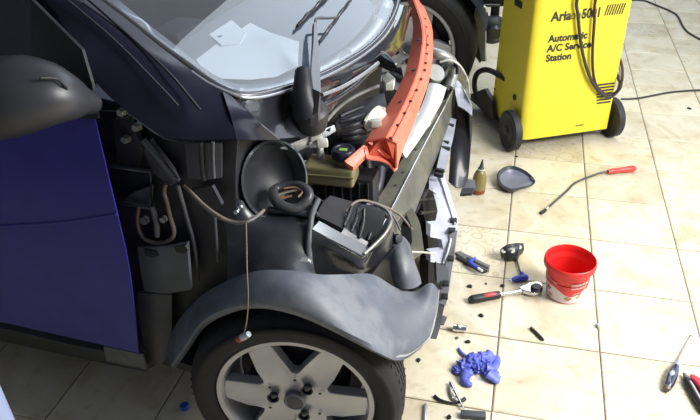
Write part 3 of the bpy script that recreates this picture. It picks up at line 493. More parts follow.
# ---- front wheel
def make_wheel(parent, name, loc, rot, R, RR, W, nsp, nb):
    mt = Matrix.Translation(loc) @ Matrix.Rotation(rot, 4, 'Z') @ frame((0, 0, 0), (0, -1, 0), (1, 0, 0))   # local z = outwards
    def P(r, a, z=0): return mt @ Vector((r*math.cos(a), r*math.sin(a), z))
    # rim barrel and lip
    bm = bmesh.new()
    bm_lathe(bm, [(RR*.80, -W), (RR*.86, -W*.5), (RR*.885, -.03), (RR*.90, -.010), (RR*.925, .002), (RR*.985, .004), (RR, -.001), (RR, -.02), (RR*.97, -.03), (RR*.95, -W)], 56, mt, False)
    whl = sharp(from_bm(name, bm, ALU, parent), 40)
    # spoked face: a star of tapering spokes, outline extruded
    out = []
    st = 2*PI/nsp
    for k in range(nsp):
        a = k*st+math.radians(-4)
        out += [(RR*.905, a-.17), (RR*.915, a), (RR*.905, a+.17)]
        m = a+st/2
        out += [(RR*.64, m-.21), (RR*.49, m-.10), (RR*.455, m), (RR*.49, m+.10), (RR*.64, m+.21)]
    def zz(r): t = r/RR; return -.012+.016*max(0, 1-abs(t-.55)/.5)-.006*(t < .3)
    bm = bmesh.new()
    f = [bm.verts.new(P(r, a, zz(r))) for r, a in out]; b = [bm.verts.new(P(r*1.0, a, zz(r)-.030)) for r, a in out]
    c = bm.verts.new(P(0, 0, -.004)); hub = [bm.verts.new(P(RR*.27, 2*PI*i/len(out)+math.radians(-4)-.17, zz(RR*.27))) for i in range(len(out))]
    n = len(out)
    for i in range(n):
        j = (i+1) % n
        bm.faces.new((f[i], f[j], hub[j], hub[i])); bm.faces.new((hub[i], hub[j], c)); bm.faces.new((f[i], b[i], b[j], f[j]))
    sp = sharp(from_bm('spoke_star', bm, ALU, whl), 30)
    bv = sp.modifiers.new('edge', 'BEVEL'); bv.width = .0035; bv.segments = 2; bv.limit_method = 'ANGLE'; bv.angle_limit = math.radians(40)
    # dark depth behind: drum and back plate
    bm = bmesh.new(); bm_lathe(bm, [(0, -.055), (RR*.62, -.055), (RR*.64, -.062), (RR*.64, -.10), (RR*.80, -.105), (RR*.80, -.11), (0, -.11)], 40, mt, False)
    sharp(from_bm('brake_drum', bm, DRK2, whl), 40)
    # centre cap and bolts
    bm = bmesh.new(); bm_lathe(bm, [(RR*.135, -.004), (RR*.135, .008), (RR*.115, .0105), (RR*.105, .008), (0, .0085)], 28, mt, False)
    cc = sharp(from_bm('centre_cap', bm, M('cap_ring_grey', (.16, .165, .18), .35, metal=.4), whl), 30)
    bm = bmesh.new(); bm_lathe(bm, [(RR*.10, .0082), (RR*.085, .0095), (0, .0095)], 24, mt, False); from_bm_o = from_bm('cap_emblem', bm, M('emblem_grey', (.05, .052, .06), .4), whl)
    for k in range(nb):
        a = 2*PI*k/nb+math.radians(52)
        bm = bmesh.new(); m2 = mt @ Matrix.Translation((RR*.27*math.cos(a), RR*.27*math.sin(a), .0))
        bm_lathe(bm, [(.0165, .0068), (.0155, .0085), (.0125, .0075), (.0115, -.006), (0, -.006)], 18, m2, False)
        sharp(from_bm('bolt_hole', bm, M('bolt_dark', (.035, .035, .04), .4, metal=.5), whl), 30)
        bm = bmesh.new(); bm_lathe(bm, [(.0085, -.006), (.0085, .002), (.006, .0035), (0, .0035)], 6, m2, False)
        sharp(from_bm('wheel_bolt', bm, M('bolt_head_dark', (.09, .09, .10), .35, metal=.8), whl), 30)
    for k in range(nsp):
        a = 2*PI*(k+.5)/nsp+math.radians(-4)
        bm = bmesh.new(); bm_lathe(bm, [(.0045, .0), (0, .0)], 10, mt @ Matrix.Translation((RR*.36*math.cos(a), RR*.36*math.sin(a), .0025)), False)
        from_bm('cap_slot', bm, M('recess_shade_dark', (), 0), whl, False)
    # tyre: rounded side wall, grooved tread with sipes
    D = W-.02
    prof = [(RR*.96, -D+.005), (RR*1.02, -D-.012), (RR*1.02+(R-RR)*.35, -D-.022), (R-.025, -D-.016), (R-.006, -D+.004)]
    tread = []
    nz = 5; zs0, zs1 = -D+.010, -.012
    for g in range(nz):
        z0 = zs0+(zs1-zs0)*g/nz; z1 = zs0+(zs1-zs0)*(g+1)/nz
        tread += [(R-.001-(.004 if g in (0, nz-1) else 0), z0+.004), (R-.001-(.004 if g in (0, nz-1) else 0), z1-.004), (R-.009, z1-.0025), (R-.009, z1+.0015)] if g < nz-1 else [(R-.001, z0+.004), (R-.005, z1-.002)]
    prof += tread+[(R-.014, .004), (R-.03, .014), (RR+(R-RR)*.5, .021), (RR+(R-RR)*.22, .018), (RR*1.035, .011), (RR*1.02, .004), (RR*.985, -.006)]
    bm = bmesh.new(); bm_lathe(bm, prof, 72, mt, False)
    ty = sharp(from_bm('tyre', bm, RUB, whl), 45)
    bm = bmesh.new(); ns = 64
    for k in range(ns):
        for zc, sg in ((-.024, 1), (zs0+.012, -1)):
            a = 2*PI*(k+.5*(sg < 0))/ns
            bm_box(bm, (0, 0, 0), (.0022, .0045, .026), mt @ Matrix.Rotation(a, 4, 'Z') @ Matrix.Translation((R-.0035, 0, zc)) @ Matrix.Rotation(.5*sg, 4, 'X'))
    sp = from_bm('tread_blocks', bm, M('tread_block_rubber', (.034, .034, .035), .8), whl, False); sp['kind'] = 'stuff'
    # raised band on the side wall
    bm = bmesh.new(); q = RR+(R-RR)*.62; bm_lathe(bm, [(q-.012, .0195), (q-.010, .0212), (q+.004, .0205), (q+.006, .0178)], 72, mt, False)
    from_bm('sidewall_band', bm, RUB, whl)
    tube('valve', [P(RR*.80, 4.0, -.02), P(RR*.78, 4.0, .006)], .0035, DRK, whl, k=2, seg=6)
    return whl
fw = make_wheel(car, 'front_wheel', (0, -.70, .2845), math.radians(13), .2845, .210, .135, 6, 3)
lab(fw, 'six-spoke silver alloy wheel')
# ---- bay: brake fluid reservoir
rz = Matrix.Translation((-0.0679,-0.2348,0.7)) @ Matrix.Rotation(math.radians(7), 4, 'Z')
bm = bmesh.new(); bm_box(bm, (0, .03, -.012), (.145, .085, .060), None, .010, 3)
for v in bm.verts: v.co = rz @ v.co
TNK = M('amber_translucent_tank', (.30, .265, .14), .3, var=.25, scale=10, trans=.25, tint=(.25, .24, .2), tmix=.5, tscale=9)
rv = from_bm('brake_reservoir', bm, TNK, car); sharp(rv, 40); lab(rv, 'yellowed translucent fluid reservoir with a dark cap')
lathe('reservoir_neck', [(.03, 0), (.03, .03), (.026, .034), (0, .034)], TNK, rv, mt=rz @ Matrix.Translation((.035, .035, .016)))
cp = lathe('reservoir_cap', [(.030, 0), (.0345, .004), (.0345, .022), (.031, .028), (.024, .0285), (.022, .026), (0, .026)], M('cap_navy', (.022, .024, .045), .4), rv, seg=24, mt=rz @ Matrix.Translation((.035, .035, .032)))
bm = bmesh.new(); bm_box(bm, (0, 0, 0), (.022, .014, .002), rz @ Matrix.Translation((.036, .030, .0592))); from_bm('cap_mark', bm, M('cap_green', (.25, .50, .07), .5), rv, False)
lathe('reservoir_nipple', [(.012, 0), (.012, .014), (.009, .024), (.009, .034), (.006, .04), (0, .04)], PAL, rv, seg=16, mt=rz @ Matrix.Translation((-.035, .045, .016)))
lathe('reservoir_port', [(.012, 0), (.013, .012), (.010, .02), (.010, .03), (0, .03)], PAL, rv, seg=14, mt=rz @ Matrix.Translation((-.066, .03, .0)) @ Matrix.Rotation(-PI/2, 4, 'Y'))
tube('reservoir_seam', [rz @ Vector(p) for p in ((-.0735, -.0135, -.006), (.0735, -.0135, -.006))], .0025, TNK, rv, k=2, seg=6)
# brake hose dropping from the port
tube('fluid_hose', [(-0.158,-0.24,0.7009), (-0.1425,-0.27,0.6936), (-0.1104,-0.31,0.6891), (-0.0717,-0.34,0.678), (-0.0287,-0.36,0.6756), (0.0097,-0.37,0.6794)], .006, HOSE, car)
lathe('hose_end', [(.012, -.02), (.013, 0), (.010, .02), (0, .02)], DRK, car, seg=12, mt=frame((-0.1728,-0.22,0.7043), (-1, .1, .4)))
# dark finned block under the reservoir
blk = box('servo_block', (0, 0, 0), (.19, .08, .17), DRK, car, bev=.012); blk.matrix_local = Matrix.Translation(Vector((-0.0514,-0.2,0.596))+Vector((0, .05, -.02))) @ Matrix.Rotation(math.radians(5), 4, 'Z')
for k in range(7):
    box('servo_rib', (-.078+.026*k, -.042, 0), (.007, .012, .15), DRK2, blk, bev=.002)
# pale snapped clips on the scuttle lip
br = sheet('scuttle_bracket', [[(-0.1139,-0.4327,0.868), (-0.0851,-0.3921,0.872), (-0.0565,-0.3549,0.878), (-0.0185,-0.3038,0.885)], [(-0.0908,-0.3907,0.842), (-0.0604,-0.3629,0.85), (-0.0381,-0.3414,0.86), (-0.011,-0.3104,0.872)]], M('foil_bracket', (.36, .38, .39), .3, metal=.6, var=.3, scale=30), car, k=3, kr=2, t=.004)
prism('bracket_slot', [(-0.0223,-0.35,0.889), (-0.0164,-0.3302,0.889), (-0.0105,-0.3524,0.889)], (0, 0, .003), DRK, br)
bm = bmesh.new()
for q, s in (((-0.0489,-0.3551,0.865), .022), ((-0.0297,-0.3623,0.86), .02), ((-0.0536,-0.3652,0.855), .016)): bm_box(bm, q, (s*1.5, s, s), .5, .004)
from_bm('broken_clip', bm, PAL, br)
tube('lip_rod', [(-0.0596,-0.2579,0.87), (-0.0666,-0.1498,0.86), (-0.0604,-0.0514,0.85), (-0.0422,0.0406,0.84), (-0.0302,0.1018,0.83)], .006, STL, car)
# louvred air duct
du = sheet('air_duct', [[(-0.0924,-0.1203,0.8), (-0.082,-0.0304,0.8), (-0.054,0.0548,0.8), (-0.0148,0.1147,0.8)], [(-0.0941,-0.1039,0.76), (-0.0599,-0.0589,0.77), (-0.0228,-0.0006,0.775), (0.0095,0.0581,0.78)], [(-0.1117,-0.0467,0.7), (-0.0669,-0.0261,0.7), (-0.0368,0.0195,0.71), (-0.0061,0.0664,0.72)]], DRK2, car, t=.01)
for k in range(5):
    tube('duct_louvre', (((-0.0783,-0.1071,0.815), (-0.0543,-0.0708,0.818), (-0.0377,-0.0295,0.815)), ((-0.0757,-0.1153,0.8), (-0.045,-0.089,0.805), (-0.0269,-0.0436,0.8)), ((-0.0704,-0.1226,0.785), (-0.0374,-0.1028,0.79), (-0.0162,-0.0573,0.785)), ((-0.0688,-0.1206,0.765), (-0.0362,-0.1077,0.77), (-0.0146,-0.0628,0.765)), ((-0.0692,-0.1129,0.745), (-0.037,-0.1067,0.75), (-0.0208,-0.0639,0.745)))[k], .007, DRK, du, k=3, seg=6)
pc = sheet('pale_clip', [[(-0.0086,-0.0882,0.8), (-0.0073,-0.0459,0.81), (0.0055,-0.0092,0.815), (0.0264,-0.0064,0.81)], [(-0.0144,-0.0811,0.78), (0.002,-0.0558,0.79), (0.021,-0.0286,0.79), (0.0299,-0.0074,0.785)], [(-0.0087,-0.0712,0.76), (0.0089,-0.059,0.76), (0.0257,-0.0436,0.765), (0.03,-0.0176,0.77)]], PAL, car, k=3, t=.006)
box('clip_lug', (0.0195,-0.0718,0.79), (.03, .022, .022), PAL, pc, rot=.4, bev=.004)
box('clip_lug', (-0.0078,-0.0645,0.77), (.018, .022, .02), PAL, pc, rot=.7, bev=.004)
box('relay_box', (-0.0892,-0.0221,0.66), (.10, .12, .06), DRK, car, rot=.1, bev=.008)
tube('bay_pipe', [(-0.1004,0.0462,0.66), (-0.0602,0.0266,0.64), (-0.028,-0.0109,0.6), (-0.0182,-0.0616,0.55), (-0.0215,-0.111,0.52)], .014, DRK, car)
tube('bay_pipe', [(0.0081,0.0002,0.6), (0.0168,-0.0476,0.57), (0.0132,-0.0969,0.54), (0.0014,-0.1396,0.52)], .018, DRK2, car)
# ---- crash bar across the front: top face, pale tube for the edge highlight, front face
cb = sheet('crash_bar', [
  [(0.0387,-0.3506,0.545), (0.0317,-0.1902,0.55), (0.0385,-0.0335,0.555), (0.0407,0.1495,0.56), (0.0627,0.3405,0.565), (0.0814,0.5168,0.575), (0.0664,0.7474,0.585), (0.0505,0.9097,0.59)],
  [(0.0925,-0.345,0.553), (0.0936,-0.1607,0.558), (0.0919,-0.0053,0.563), (0.0898,0.171,0.568), (0.087,0.3726,0.573), (0.0861,0.5441,0.58), (0.0795,0.76,0.59), (0.0681,0.925,0.595)]], OLV, car, k=4, kr=3, t=.006)
lab(cb, 'olive grey steel crash bar with an added highlight along its edge')
sheet('bar_front', [
  [(0.0938,-0.3446,0.553), (0.095,-0.1603,0.558), (0.0934,-0.0048,0.563), (0.0913,0.1714,0.568), (0.0886,0.3731,0.573), (0.0879,0.5446,0.58), (0.0814,0.7606,0.59), (0.0701,0.9256,0.595)],
  [(0.1132,-0.2917,0.5), (0.1149,-0.1147,0.505), (0.1112,0.0354,0.51), (0.1069,0.2044,0.515), (0.1017,0.3962,0.52), (0.0923,0.5958,0.525), (0.0813,0.824,0.53), (0.0709,0.9904,0.535)],
  [(0.1204,-0.2762,0.455), (0.1268,-0.0867,0.46), (0.1215,0.0635,0.465), (0.1122,0.2312,0.47), (0.1049,0.4221,0.475), (0.0967,0.6214,0.48), (0.0871,0.8484,0.485), (0.0777,1.014,0.49)]], M('bar_front_steel', (.13, .13, .115), .42, metal=.4, var=.25, tint=(.26, .25, .18), tmix=.6, tscale=8), cb, k=4, kr=3, t=.006)
tube('bar_edge_highlight', [(0.0938,-0.349,0.556), (0.095,-0.1652,0.561), (0.0933,-0.0102,0.566), (0.0911,0.1655,0.571), (0.0883,0.3666,0.576), (0.0875,0.5375,0.583), (0.0809,0.7528,0.593)], .0042, CHR, cb)  # chrome tube laid along the bar as its edge highlight
for q in ((0.0681,0.0546,0.5625), (0.0689,-0.0264,0.56), (0.0685,0.2113,0.567)):
    lathe('bar_hole', [(.006, 0), (.006, .0015), (0, .0015)], M('recess_shade_dark', (), 0), cb, seg=12, mt=frame(Vector(q)+Vector((0, 0, .001)), (0, 0, 1)))
sheet('bar_bracket', [[(0.1212,-0.18,0.5331), (0.1365,-0.16,0.5518), (0.152,-0.14,0.5636)], [(0.1454,-0.22,0.5076), (0.1664,-0.2,0.5271), (0.1877,-0.18,0.5396)], [(0.1811,-0.28,0.4718), (0.1991,-0.26,0.4759), (0.217,-0.24,0.4872)]], OLV, cb, k=3, t=.006)
prism('bracket_opening', [(0.1516,-0.255,0.5735), (0.16,-0.235,0.6029), (0.1793,-0.25,0.5759), (0.1886,-0.27,0.5365), (0.1803,-0.29,0.5069), (0.1626,-0.28,0.5238)], (0, .004, 0), M('recess_shade_dark', (), 0), cb)
# ---- white washer tank behind the bar
wt = sheet('washer_tank', [
  [(0.0471,0.0892,0.625), (0.0427,0.2612,0.63), (0.0349,0.4378,0.635), (0.0147,0.604,0.64)],
  [(0.0644,0.0645,0.615), (0.078,0.2082,0.63), (0.0776,0.3848,0.64), (0.0488,0.591,0.645)],
  [(0.0516,0.1703,0.585), (0.0586,0.3527,0.59), (0.0658,0.5292,0.6), (0.0546,0.6726,0.605)]], WHT, car, k=4, t=.02)
lab(wt, 'white plastic washer tank')
lathe('tank_boss', [(.0, .016), (.022, .014), (.03, .004), (.032, -.01)], WHT, wt, seg=22, mt=frame((0.0572,0.3263,0.625), (.2, -.2, 1)), cap=False)
# ---- pipes at the far corner
tube('far_pipe', [(-0.0297,0.7017,0.74), (0.0134,0.6879,0.735), (0.0501,0.7012,0.72), (0.0701,0.7233,0.69), (0.0736,0.7376,0.64), (0.0707,0.6898,0.6)], .021, STL, car)
tube('far_pipe_clip', [(0.0142,0.691,0.7), (0.0535,0.6909,0.7), (0.0816,0.7096,0.68)], .008, GRYD, car)
lathe('far_motor', [(.035, .03), (.038, 0), (.02, -.002), (.02, -.03), (0, -.03)], STL, car, seg=20, mt=frame((0.015,0.6465,0.66), (.5, -.5, .7)))
tube('loose_cable', [(0.0347,0.669,0.71), (0.0719,0.6738,0.72), (0.0997,0.693,0.7), (0.1105,0.7702,0.64), (0.1118,0.8679,0.56), (0.1039,0.9537,0.48)], .0045, PAL, car)
tube('cable_plug', [(0.0878,0.7118,0.7), (0.0986,0.7034,0.68), (0.1021,0.6929,0.66)], .010, DRK, car)
# ---- far headlamp carrier, wrapped in film
fpod = sheet('far_lamp_carrier', [
  [(0.0676,0.7745,0.6), (0.1065,0.7502,0.58), (0.1525,0.6886,0.56), (0.1747,0.6281,0.53)],
  [(0.0757,0.7376,0.53), (0.1027,0.7313,0.51), (0.1411,0.7087,0.49), (0.1713,0.6656,0.47)],
  [(0.0959,0.6724,0.43), (0.1227,0.6641,0.42), (0.1531,0.657,0.41), (0.1795,0.649,0.4)],
  [(0.1121,0.5892,0.33), (0.1385,0.5818,0.32), (0.1652,0.5918,0.31), (0.1879,0.5988,0.31)],
  [(0.1236,0.5348,0.27), (0.1516,0.5204,0.26), (0.1727,0.5365,0.25), (0.1813,0.5719,0.25)]], M('carrier_far_black', (.018, .019, .026), .4, coat=.15, var=.3), car, k=4, t=.012)
lab(fpod, 'black left headlamp carrier half wrapped in clear film')
sheet('film_wrap', [[(0.0765,0.7492,0.615), (0.1069,0.7426,0.6), (0.151,0.6703,0.58)], [(0.0948,0.6925,0.585), (0.1304,0.6783,0.57), (0.173,0.649,0.55)], [(0.1196,0.643,0.55), (0.1491,0.636,0.54), (0.1819,0.6113,0.53)]], M('cloudy_film', (.34, .36, .42), .25, var=.45, scale=26, bump=.8, coat=.5), fpod, k=4, t=.004)
prism('carrier_foot', [(0.1487,0.7025,0.2), (0.1998,0.7009,0.2), (0.2138,0.6545,0.19), (0.1685,0.6319,0.19)], (0, 0, -.012), GRYD, fpod)
prism('carrier_foot', [(0.1619,0.6208,0.2), (0.2086,0.6353,0.2), (0.2061,0.6104,0.19), (0.1612,0.5881,0.19)], (0, 0, -.012), DRK, fpod)
# ---- slotted bracket in front of the bar
lb = sheet('radiator_bracket', [
  [(0.1247,0.2832,0.46), (0.1123,0.3915,0.475), (0.1005,0.5028,0.485), (0.0855,0.6308,0.5)],
  [(0.1545,0.296,0.45), (0.1433,0.4044,0.465), (0.1326,0.5158,0.475), (0.1152,0.6428,0.49)]], M('bracket_grey', (.26, .28, .32), .45, var=.25), car, k=3, kr=2, t=.008)
for q in (((0.1032,0.5872,0.505), .05), ((0.113,0.4639,0.493), .05), ((0.1264,0.4234,0.49), .045), ((0.1387,0.2821,0.475), .05), ((0.1418,0.2551,0.472), .05)):
    box('bracket_slot', Vector(q[0])-Vector((0, 0, .014)), (.032, .014, .012), M('recess_shade_dark', (), 0), lb, rot=-.1, bev=.002)
sheet('bracket_web', [[(0.0857,0.3393,0.44), (0.0793,0.4376,0.455), (0.0699,0.5533,0.465), (0.0568,0.7063,0.48)], [(0.1245,0.2849,0.455), (0.1103,0.4008,0.47), (0.0984,0.5126,0.48), (0.0834,0.6413,0.495)]], DRK2, lb, k=3, t=.005)
# ---- radiator core behind the torn grille
rad = sheet('radiator_core', [
  [(0.075,0.2005,0.4324), (0.085,0.3382,0.3647), (0.095,0.4955,0.3051)],
  [(0.115,0.1111,0.3713), (0.125,0.25,0.2953), (0.125,0.4611,0.1832)],
  [(0.145,0.0607,0.2867), (0.15,0.2282,0.1821), (0.155,0.4268,0.0676)],
  [(0.16,0.0148,0.1953), (0.165,0.1851,0.0783), (0.17,0.432,-0.0835)],
  [(0.17,0.0064,-0.0415), (0.175,0.1572,-0.1825), (0.18,0.3326,-0.3241)]], M('radiator_black', (.006, .006, .007), .7, var=.3, spec=.2), car, k=3, t=.03)
for a, b in (((0.11,0.0825,0.4516), (0.12,0.3973,0.2757)), ((0.125,0.0692,0.4114), (0.135,0.3389,0.2556)), ((0.165,-0.0192,0.3134), (0.175,0.2987,0.1021))):
    tube('core_rail', [a, b], .006, M('rail_black', (.016, .016, .018), .5), rad, k=2, seg=6)
box('condenser_panel', (-.01, .16, .34), (.03, .80, .30), M('radiator_black', (), 0), car, bev=.004)
box('lower_crossmember', (.03, .16, .20), (.06, .90, .05), DRK, car, bev=.006)
# ---- pale grille surround with its toothed inner edge
GR = [(0.1203,0.2904,0.435), (0.1278,0.3193,0.437), (0.1441,0.3204,0.435), (0.1922,0.2181,0.415), (0.2281,0.138,0.405), (0.2534,0.0791,0.395), (0.253,0.047,0.38), (0.2466,0.0212,0.36), (0.2433,-0.0018,0.335), (0.2362,-0.0345,0.3), (0.2178,-0.0417,0.305), (0.1952,-0.0503,0.31), (0.1893,-0.0306,0.335), (0.2264,-0.0072,0.335), (0.2131,0.0141,0.36), (0.1795,0.0027,0.37), (0.1697,0.0377,0.395), (0.1977,0.0522,0.395), (0.1932,0.0972,0.405), (0.1744,0.1459,0.41), (0.151,0.1982,0.415), (0.1384,0.1996,0.42), (0.1253,0.242,0.43)]
gr = prism('grille_surround', GR, (-.018, .012, 0), SLV, car); lab(gr, 'pale silver grey broken grille surround')
tube('grille_ridge', [(0.14,0.2836,0.438), (0.1759,0.2113,0.42), (0.2116,0.1344,0.408), (0.2453,0.0626,0.396)], .004, SLV, gr)
tube('grille_ridge', [(0.2424,0.0243,0.365), (0.2412,-0.014,0.335), (0.2331,-0.0367,0.305)], .004, SLV, gr)
lowg = sheet('lower_grille', [[(0.259,0.0396,0.39), (0.2605,0.011,0.33), (0.2607,-0.0191,0.27), (0.2621,-0.056,0.215), (0.2599,-0.0801,0.17)], [(0.2369,0.0314,0.375), (0.2369,0.0017,0.315), (0.2358,-0.0248,0.26), (0.2329,-0.0591,0.21), (0.2265,-0.0814,0.175)]], M('grille_strip_grey', (.27, .28, .32), .45, var=.25, tint=(.4, .41, .45), tscale=10), gr, k=3, kr=2, t=.012)
for q in ((0.2349,0.0795,0.395), (0.2391,0.0426,0.38), (0.2523,-0.022,0.315), (0.2497,-0.0664,0.245), (0.2536,-0.0897,0.21)):
    box('strip_slot', Vector(q)+Vector((.002, -.002, .004)), (.022, .022, .01), M('recess_shade_dark', (), 0), gr, rot=.2, bev=.002)
sheet('lower_lip', [[(0.2237,-0.0641,0.22), (0.2277,-0.0854,0.17), (0.2255,-0.1094,0.12), (0.2247,-0.1379,0.065)], [(0.2575,-0.073,0.185), (0.2531,-0.0886,0.145), (0.2488,-0.1041,0.1), (0.2436,-0.1311,0.06)]], GRYD, gr, k=3, kr=2, t=.01)
prism('lip_tab', [(0.2326,-0.034,0.085), (0.2576,-0.0359,0.08), (0.2539,-0.0624,0.07), (0.2315,-0.0697,0.07)], (0, 0, -.006), GRYD, gr)
prism('side_flap', [(0.2118,-0.045,0.31), (0.2483,-0.0255,0.28), (0.2597,-0.0501,0.235), (0.2416,-0.0691,0.22), (0.2239,-0.0705,0.25)], (-.01, .008, 0), GRYD, gr)
# ---- orange channel bolted above the bar
oL = [(0.0144,-0.1486,0.765), (0.0146,-0.0475,0.775), (0.0164,0.0562,0.785), (0.0181,0.1575,0.8), (0.0123,0.2573,0.815), (-0.0081,0.383,0.83), (-0.0309,0.5087,0.85), (-0.0654,0.6314,0.875), (-0.112,0.7411,0.9), (-0.169,0.8834,0.92)]
oM = [(0.076,-0.1555,0.79), (0.0764,-0.0697,0.8), (0.0743,0.0303,0.81), (0.0696,0.1351,0.825), (0.0599,0.2407,0.84), (0.0415,0.3454,0.855), (0.0213,0.4461,0.875), (-0.014,0.5496,0.9), (-0.0573,0.6389,0.925), (-0.117,0.7694,0.945)]
oR = [(0.1021,-0.1349,0.765), (0.1009,-0.0496,0.775), (0.0992,0.0428,0.785), (0.0959,0.1471,0.8), (0.0897,0.2436,0.815), (0.0745,0.347,0.83), (0.0475,0.4647,0.85), (0.0177,0.5574,0.875), (-0.0213,0.6335,0.9), (-0.0856,0.7579,0.92)]
oB = [(0.1064,-0.1567,0.7), (0.0993,-0.0772,0.71), (0.0936,0.0233,0.72), (0.0858,0.1372,0.735), (0.0767,0.2636,0.75), (0.0638,0.3851,0.765), (0.0419,0.5041,0.785), (0.0135,0.6208,0.81), (-0.0137,0.7024,0.835), (-0.0771,0.8378,0.86)]
oR0 = [(0.0992,-0.1349,0.763), (0.0993,-0.0492,0.773), (0.0976,0.0432,0.783), (0.0942,0.1474,0.798), (0.088,0.2439,0.813), (0.0728,0.3473,0.828), (0.0458,0.4649,0.848), (0.0159,0.5576,0.873), (-0.0231,0.6336,0.898), (-0.0857,0.7513,0.918)]
bm = bmesh.new(); bm_sheet(bm, [oL, oM], 3, 2, .005); bm_sheet(bm, [oM, oR], 3, 2, .005); bm_sheet(bm, [oR0, oB], 3, 2, .005)
og = sharp(from_bm('front_panel_carrier', bm, ORG, car), 30); lab(og, 'orange plastic channel curving across the open front')
bm = bmesh.new()
bm_prism(bm, [(0.0132,-0.1452,0.76), (0.052,-0.1447,0.775), (0.074,-0.149,0.785), (0.1011,-0.1314,0.76), (0.0986,-0.0907,0.72), (0.1039,-0.1482,0.695), (0.0787,-0.1344,0.7), (0.055,-0.1454,0.715), (0.0238,-0.1777,0.73)], (-.006, .03, -.004))
sharp(from_bm('channel_web', bm, ORGD, og), 30)
sheet('channel_lip', [[(0.017,-0.1735,0.765), (0.0238,-0.1857,0.75), (0.0315,-0.1913,0.735), (0.0606,-0.1627,0.72), (0.0848,-0.1544,0.705), (0.1009,-0.158,0.69), (0.1066,-0.1473,0.695)], [(0.0251,-0.1711,0.765), (0.03,-0.1775,0.75), (0.0339,-0.1719,0.735), (0.0569,-0.1419,0.72), (0.0828,-0.1333,0.705), (0.0969,-0.1348,0.69), (0.0992,-0.1123,0.695)]], ORG, og, k=3, kr=2, t=.005)
prism('channel_brace', [(0.0219,-0.1528,0.765), (0.0308,-0.1436,0.765), (0.0861,-0.1393,0.72), (0.0742,-0.1395,0.715)], (.002, -.004, .004), ORG, og)
prism('channel_flap', [(-0.0151,-0.243,0.745), (0.017,-0.1735,0.765), (0.03,-0.1775,0.75), (0.0062,-0.2379,0.73)], (0, .004, -.014), ORG, og)
tube('channel_flap_edge', [(-0.0138,-0.2464,0.747), (0.0183,-0.1772,0.767)], .004, ORG, og, k=2)
DH = M('recess_shade_dark', (), 0)
holesT = [(0.0576,0.0559,0.8035), (0.0466,0.2412,0.835), (0.0128,0.4253,0.8705), (-0.0394,0.6025,0.904)]
for q in holesT: box('panel_slot', Vector(q)+Vector((0, 0, .004)), (.016, .008, .005), DH, og, rot=1.2, bev=.0015)
holesR = [(0.0881,-0.1475,0.791), (0.0878,-0.0779,0.799), (0.0885,-0.0083,0.806), (0.0868,0.0628,0.814), (0.0873,0.1288,0.823), (0.0825,0.1999,0.831), (0.0779,0.2603,0.838), (0.0697,0.304,0.845), (0.0576,0.3628,0.854), (0.0468,0.4165,0.866), (0.029,0.4779,0.876), (0.0106,0.5335,0.889), (-0.0084,0.5839,0.901)]
for q in holesR: lathe('rivet_hole', [(.0042, -.004), (.0042, .0012), (0, .0012)], DH, og, seg=10, mt=frame(Vector(q)-Vector((0, 0, .002)), (.3, 0, 1)))
tube('channel_groove', [(0.0916,-0.1492,0.783), (0.0911,-0.0686,0.792), (0.0888,0.0231,0.802), (0.0837,0.1312,0.815), (0.0757,0.2322,0.828), (0.0588,0.3394,0.845), (0.0378,0.4382,0.865), (0.0034,0.54,0.89)], .0028, M('orange_groove', (.70, .16, .09), .5), og)
# ---- loose wiring
tube('sagging_wire', [(-0.2478,-0.665,0.866), (-0.2187,-0.68,0.8613), (-0.1873,-0.69,0.8439), (-0.1506,-0.7,0.8305), (-0.1171,-0.7,0.8185), (-0.0844,-0.7,0.8211), (-0.0671,-0.68,0.8239), (-0.0622,-0.64,0.8214)], .0038, WIRE, car)
tube('sagging_wire', [(-0.2392,-0.67,0.8677), (-0.2072,-0.685,0.8505), (-0.1689,-0.695,0.8292), (-0.129,-0.705,0.822), (-0.0913,-0.71,0.8234), (-0.0661,-0.7,0.8301), (-0.0625,-0.65,0.8194)], .003, M('wire_grey', (.16, .15, .15), .6), car)
dw = tube('dangling_wire', [(-0.071,-0.71,0.8289), (-0.0648,-0.73,0.7848), (-0.0536,-0.76,0.7405), (-0.0441,-0.785,0.6921), (-0.0518,-0.79,0.6275), (-0.0658,-0.79,0.5752)], .0017, WIRE, car)
s1 = frame((-0.0696,-0.79,0.5648), (.65, 0, .55)); plug = lathe('sensor_plug', [(.0, .024), (.007, .022), (.0085, .004), (.0085, -.004), (0, -.004)], M('plug_pale', (.55, .62, .70), .4), dw, seg=12, mt=s1)
lathe('sensor_tip', [(.008, -.003), (.009, -.014), (.006, -.022), (0, -.022)], M('plug_red', (.42, .07, .04), .5), dw, seg=12, mt=s1)
tube('harness_wire', [(0.0514,-0.42,0.7025), (0.0591,-0.38,0.7073), (0.0635,-0.33,0.6861), (0.0787,-0.3,0.6663), (0.0979,-0.28,0.6482), (0.1264,-0.26,0.6251), (0.1527,-0.25,0.6008), (0.1825,-0.25,0.563)], .0035, WIRE, car)
tube('harness_wire', [(0.095,-0.34,0.6869), (0.1227,-0.34,0.6734), (0.1456,-0.36,0.6651), (0.16,-0.38,0.6494), (0.1738,-0.38,0.6269), (0.1901,-0.36,0.601)], .0045, GRYD, car)
tube('harness_wire', [(0.0851,-0.36,0.6971), (0.1061,-0.34,0.6828), (0.1276,-0.32,0.6653), (0.15,-0.31,0.6314), (0.1645,-0.31,0.5984)], .003, M('wire_mauve', (.16, .13, .19), .5), car)
tube('harness_wire', [(-0.0539,-0.44,0.749), (-0.0303,-0.47,0.7473), (-0.0062,-0.49,0.7404), (0.0081,-0.5,0.7317)], .004, GRYD, car)
lathe('harness_plug', [(0, .02), (.012, .018), (.012, -.014), (0, -.014)], DRK, car, seg=10, mt=frame((0.1726,-0.385,0.6236), (.6, -.4, .3)))
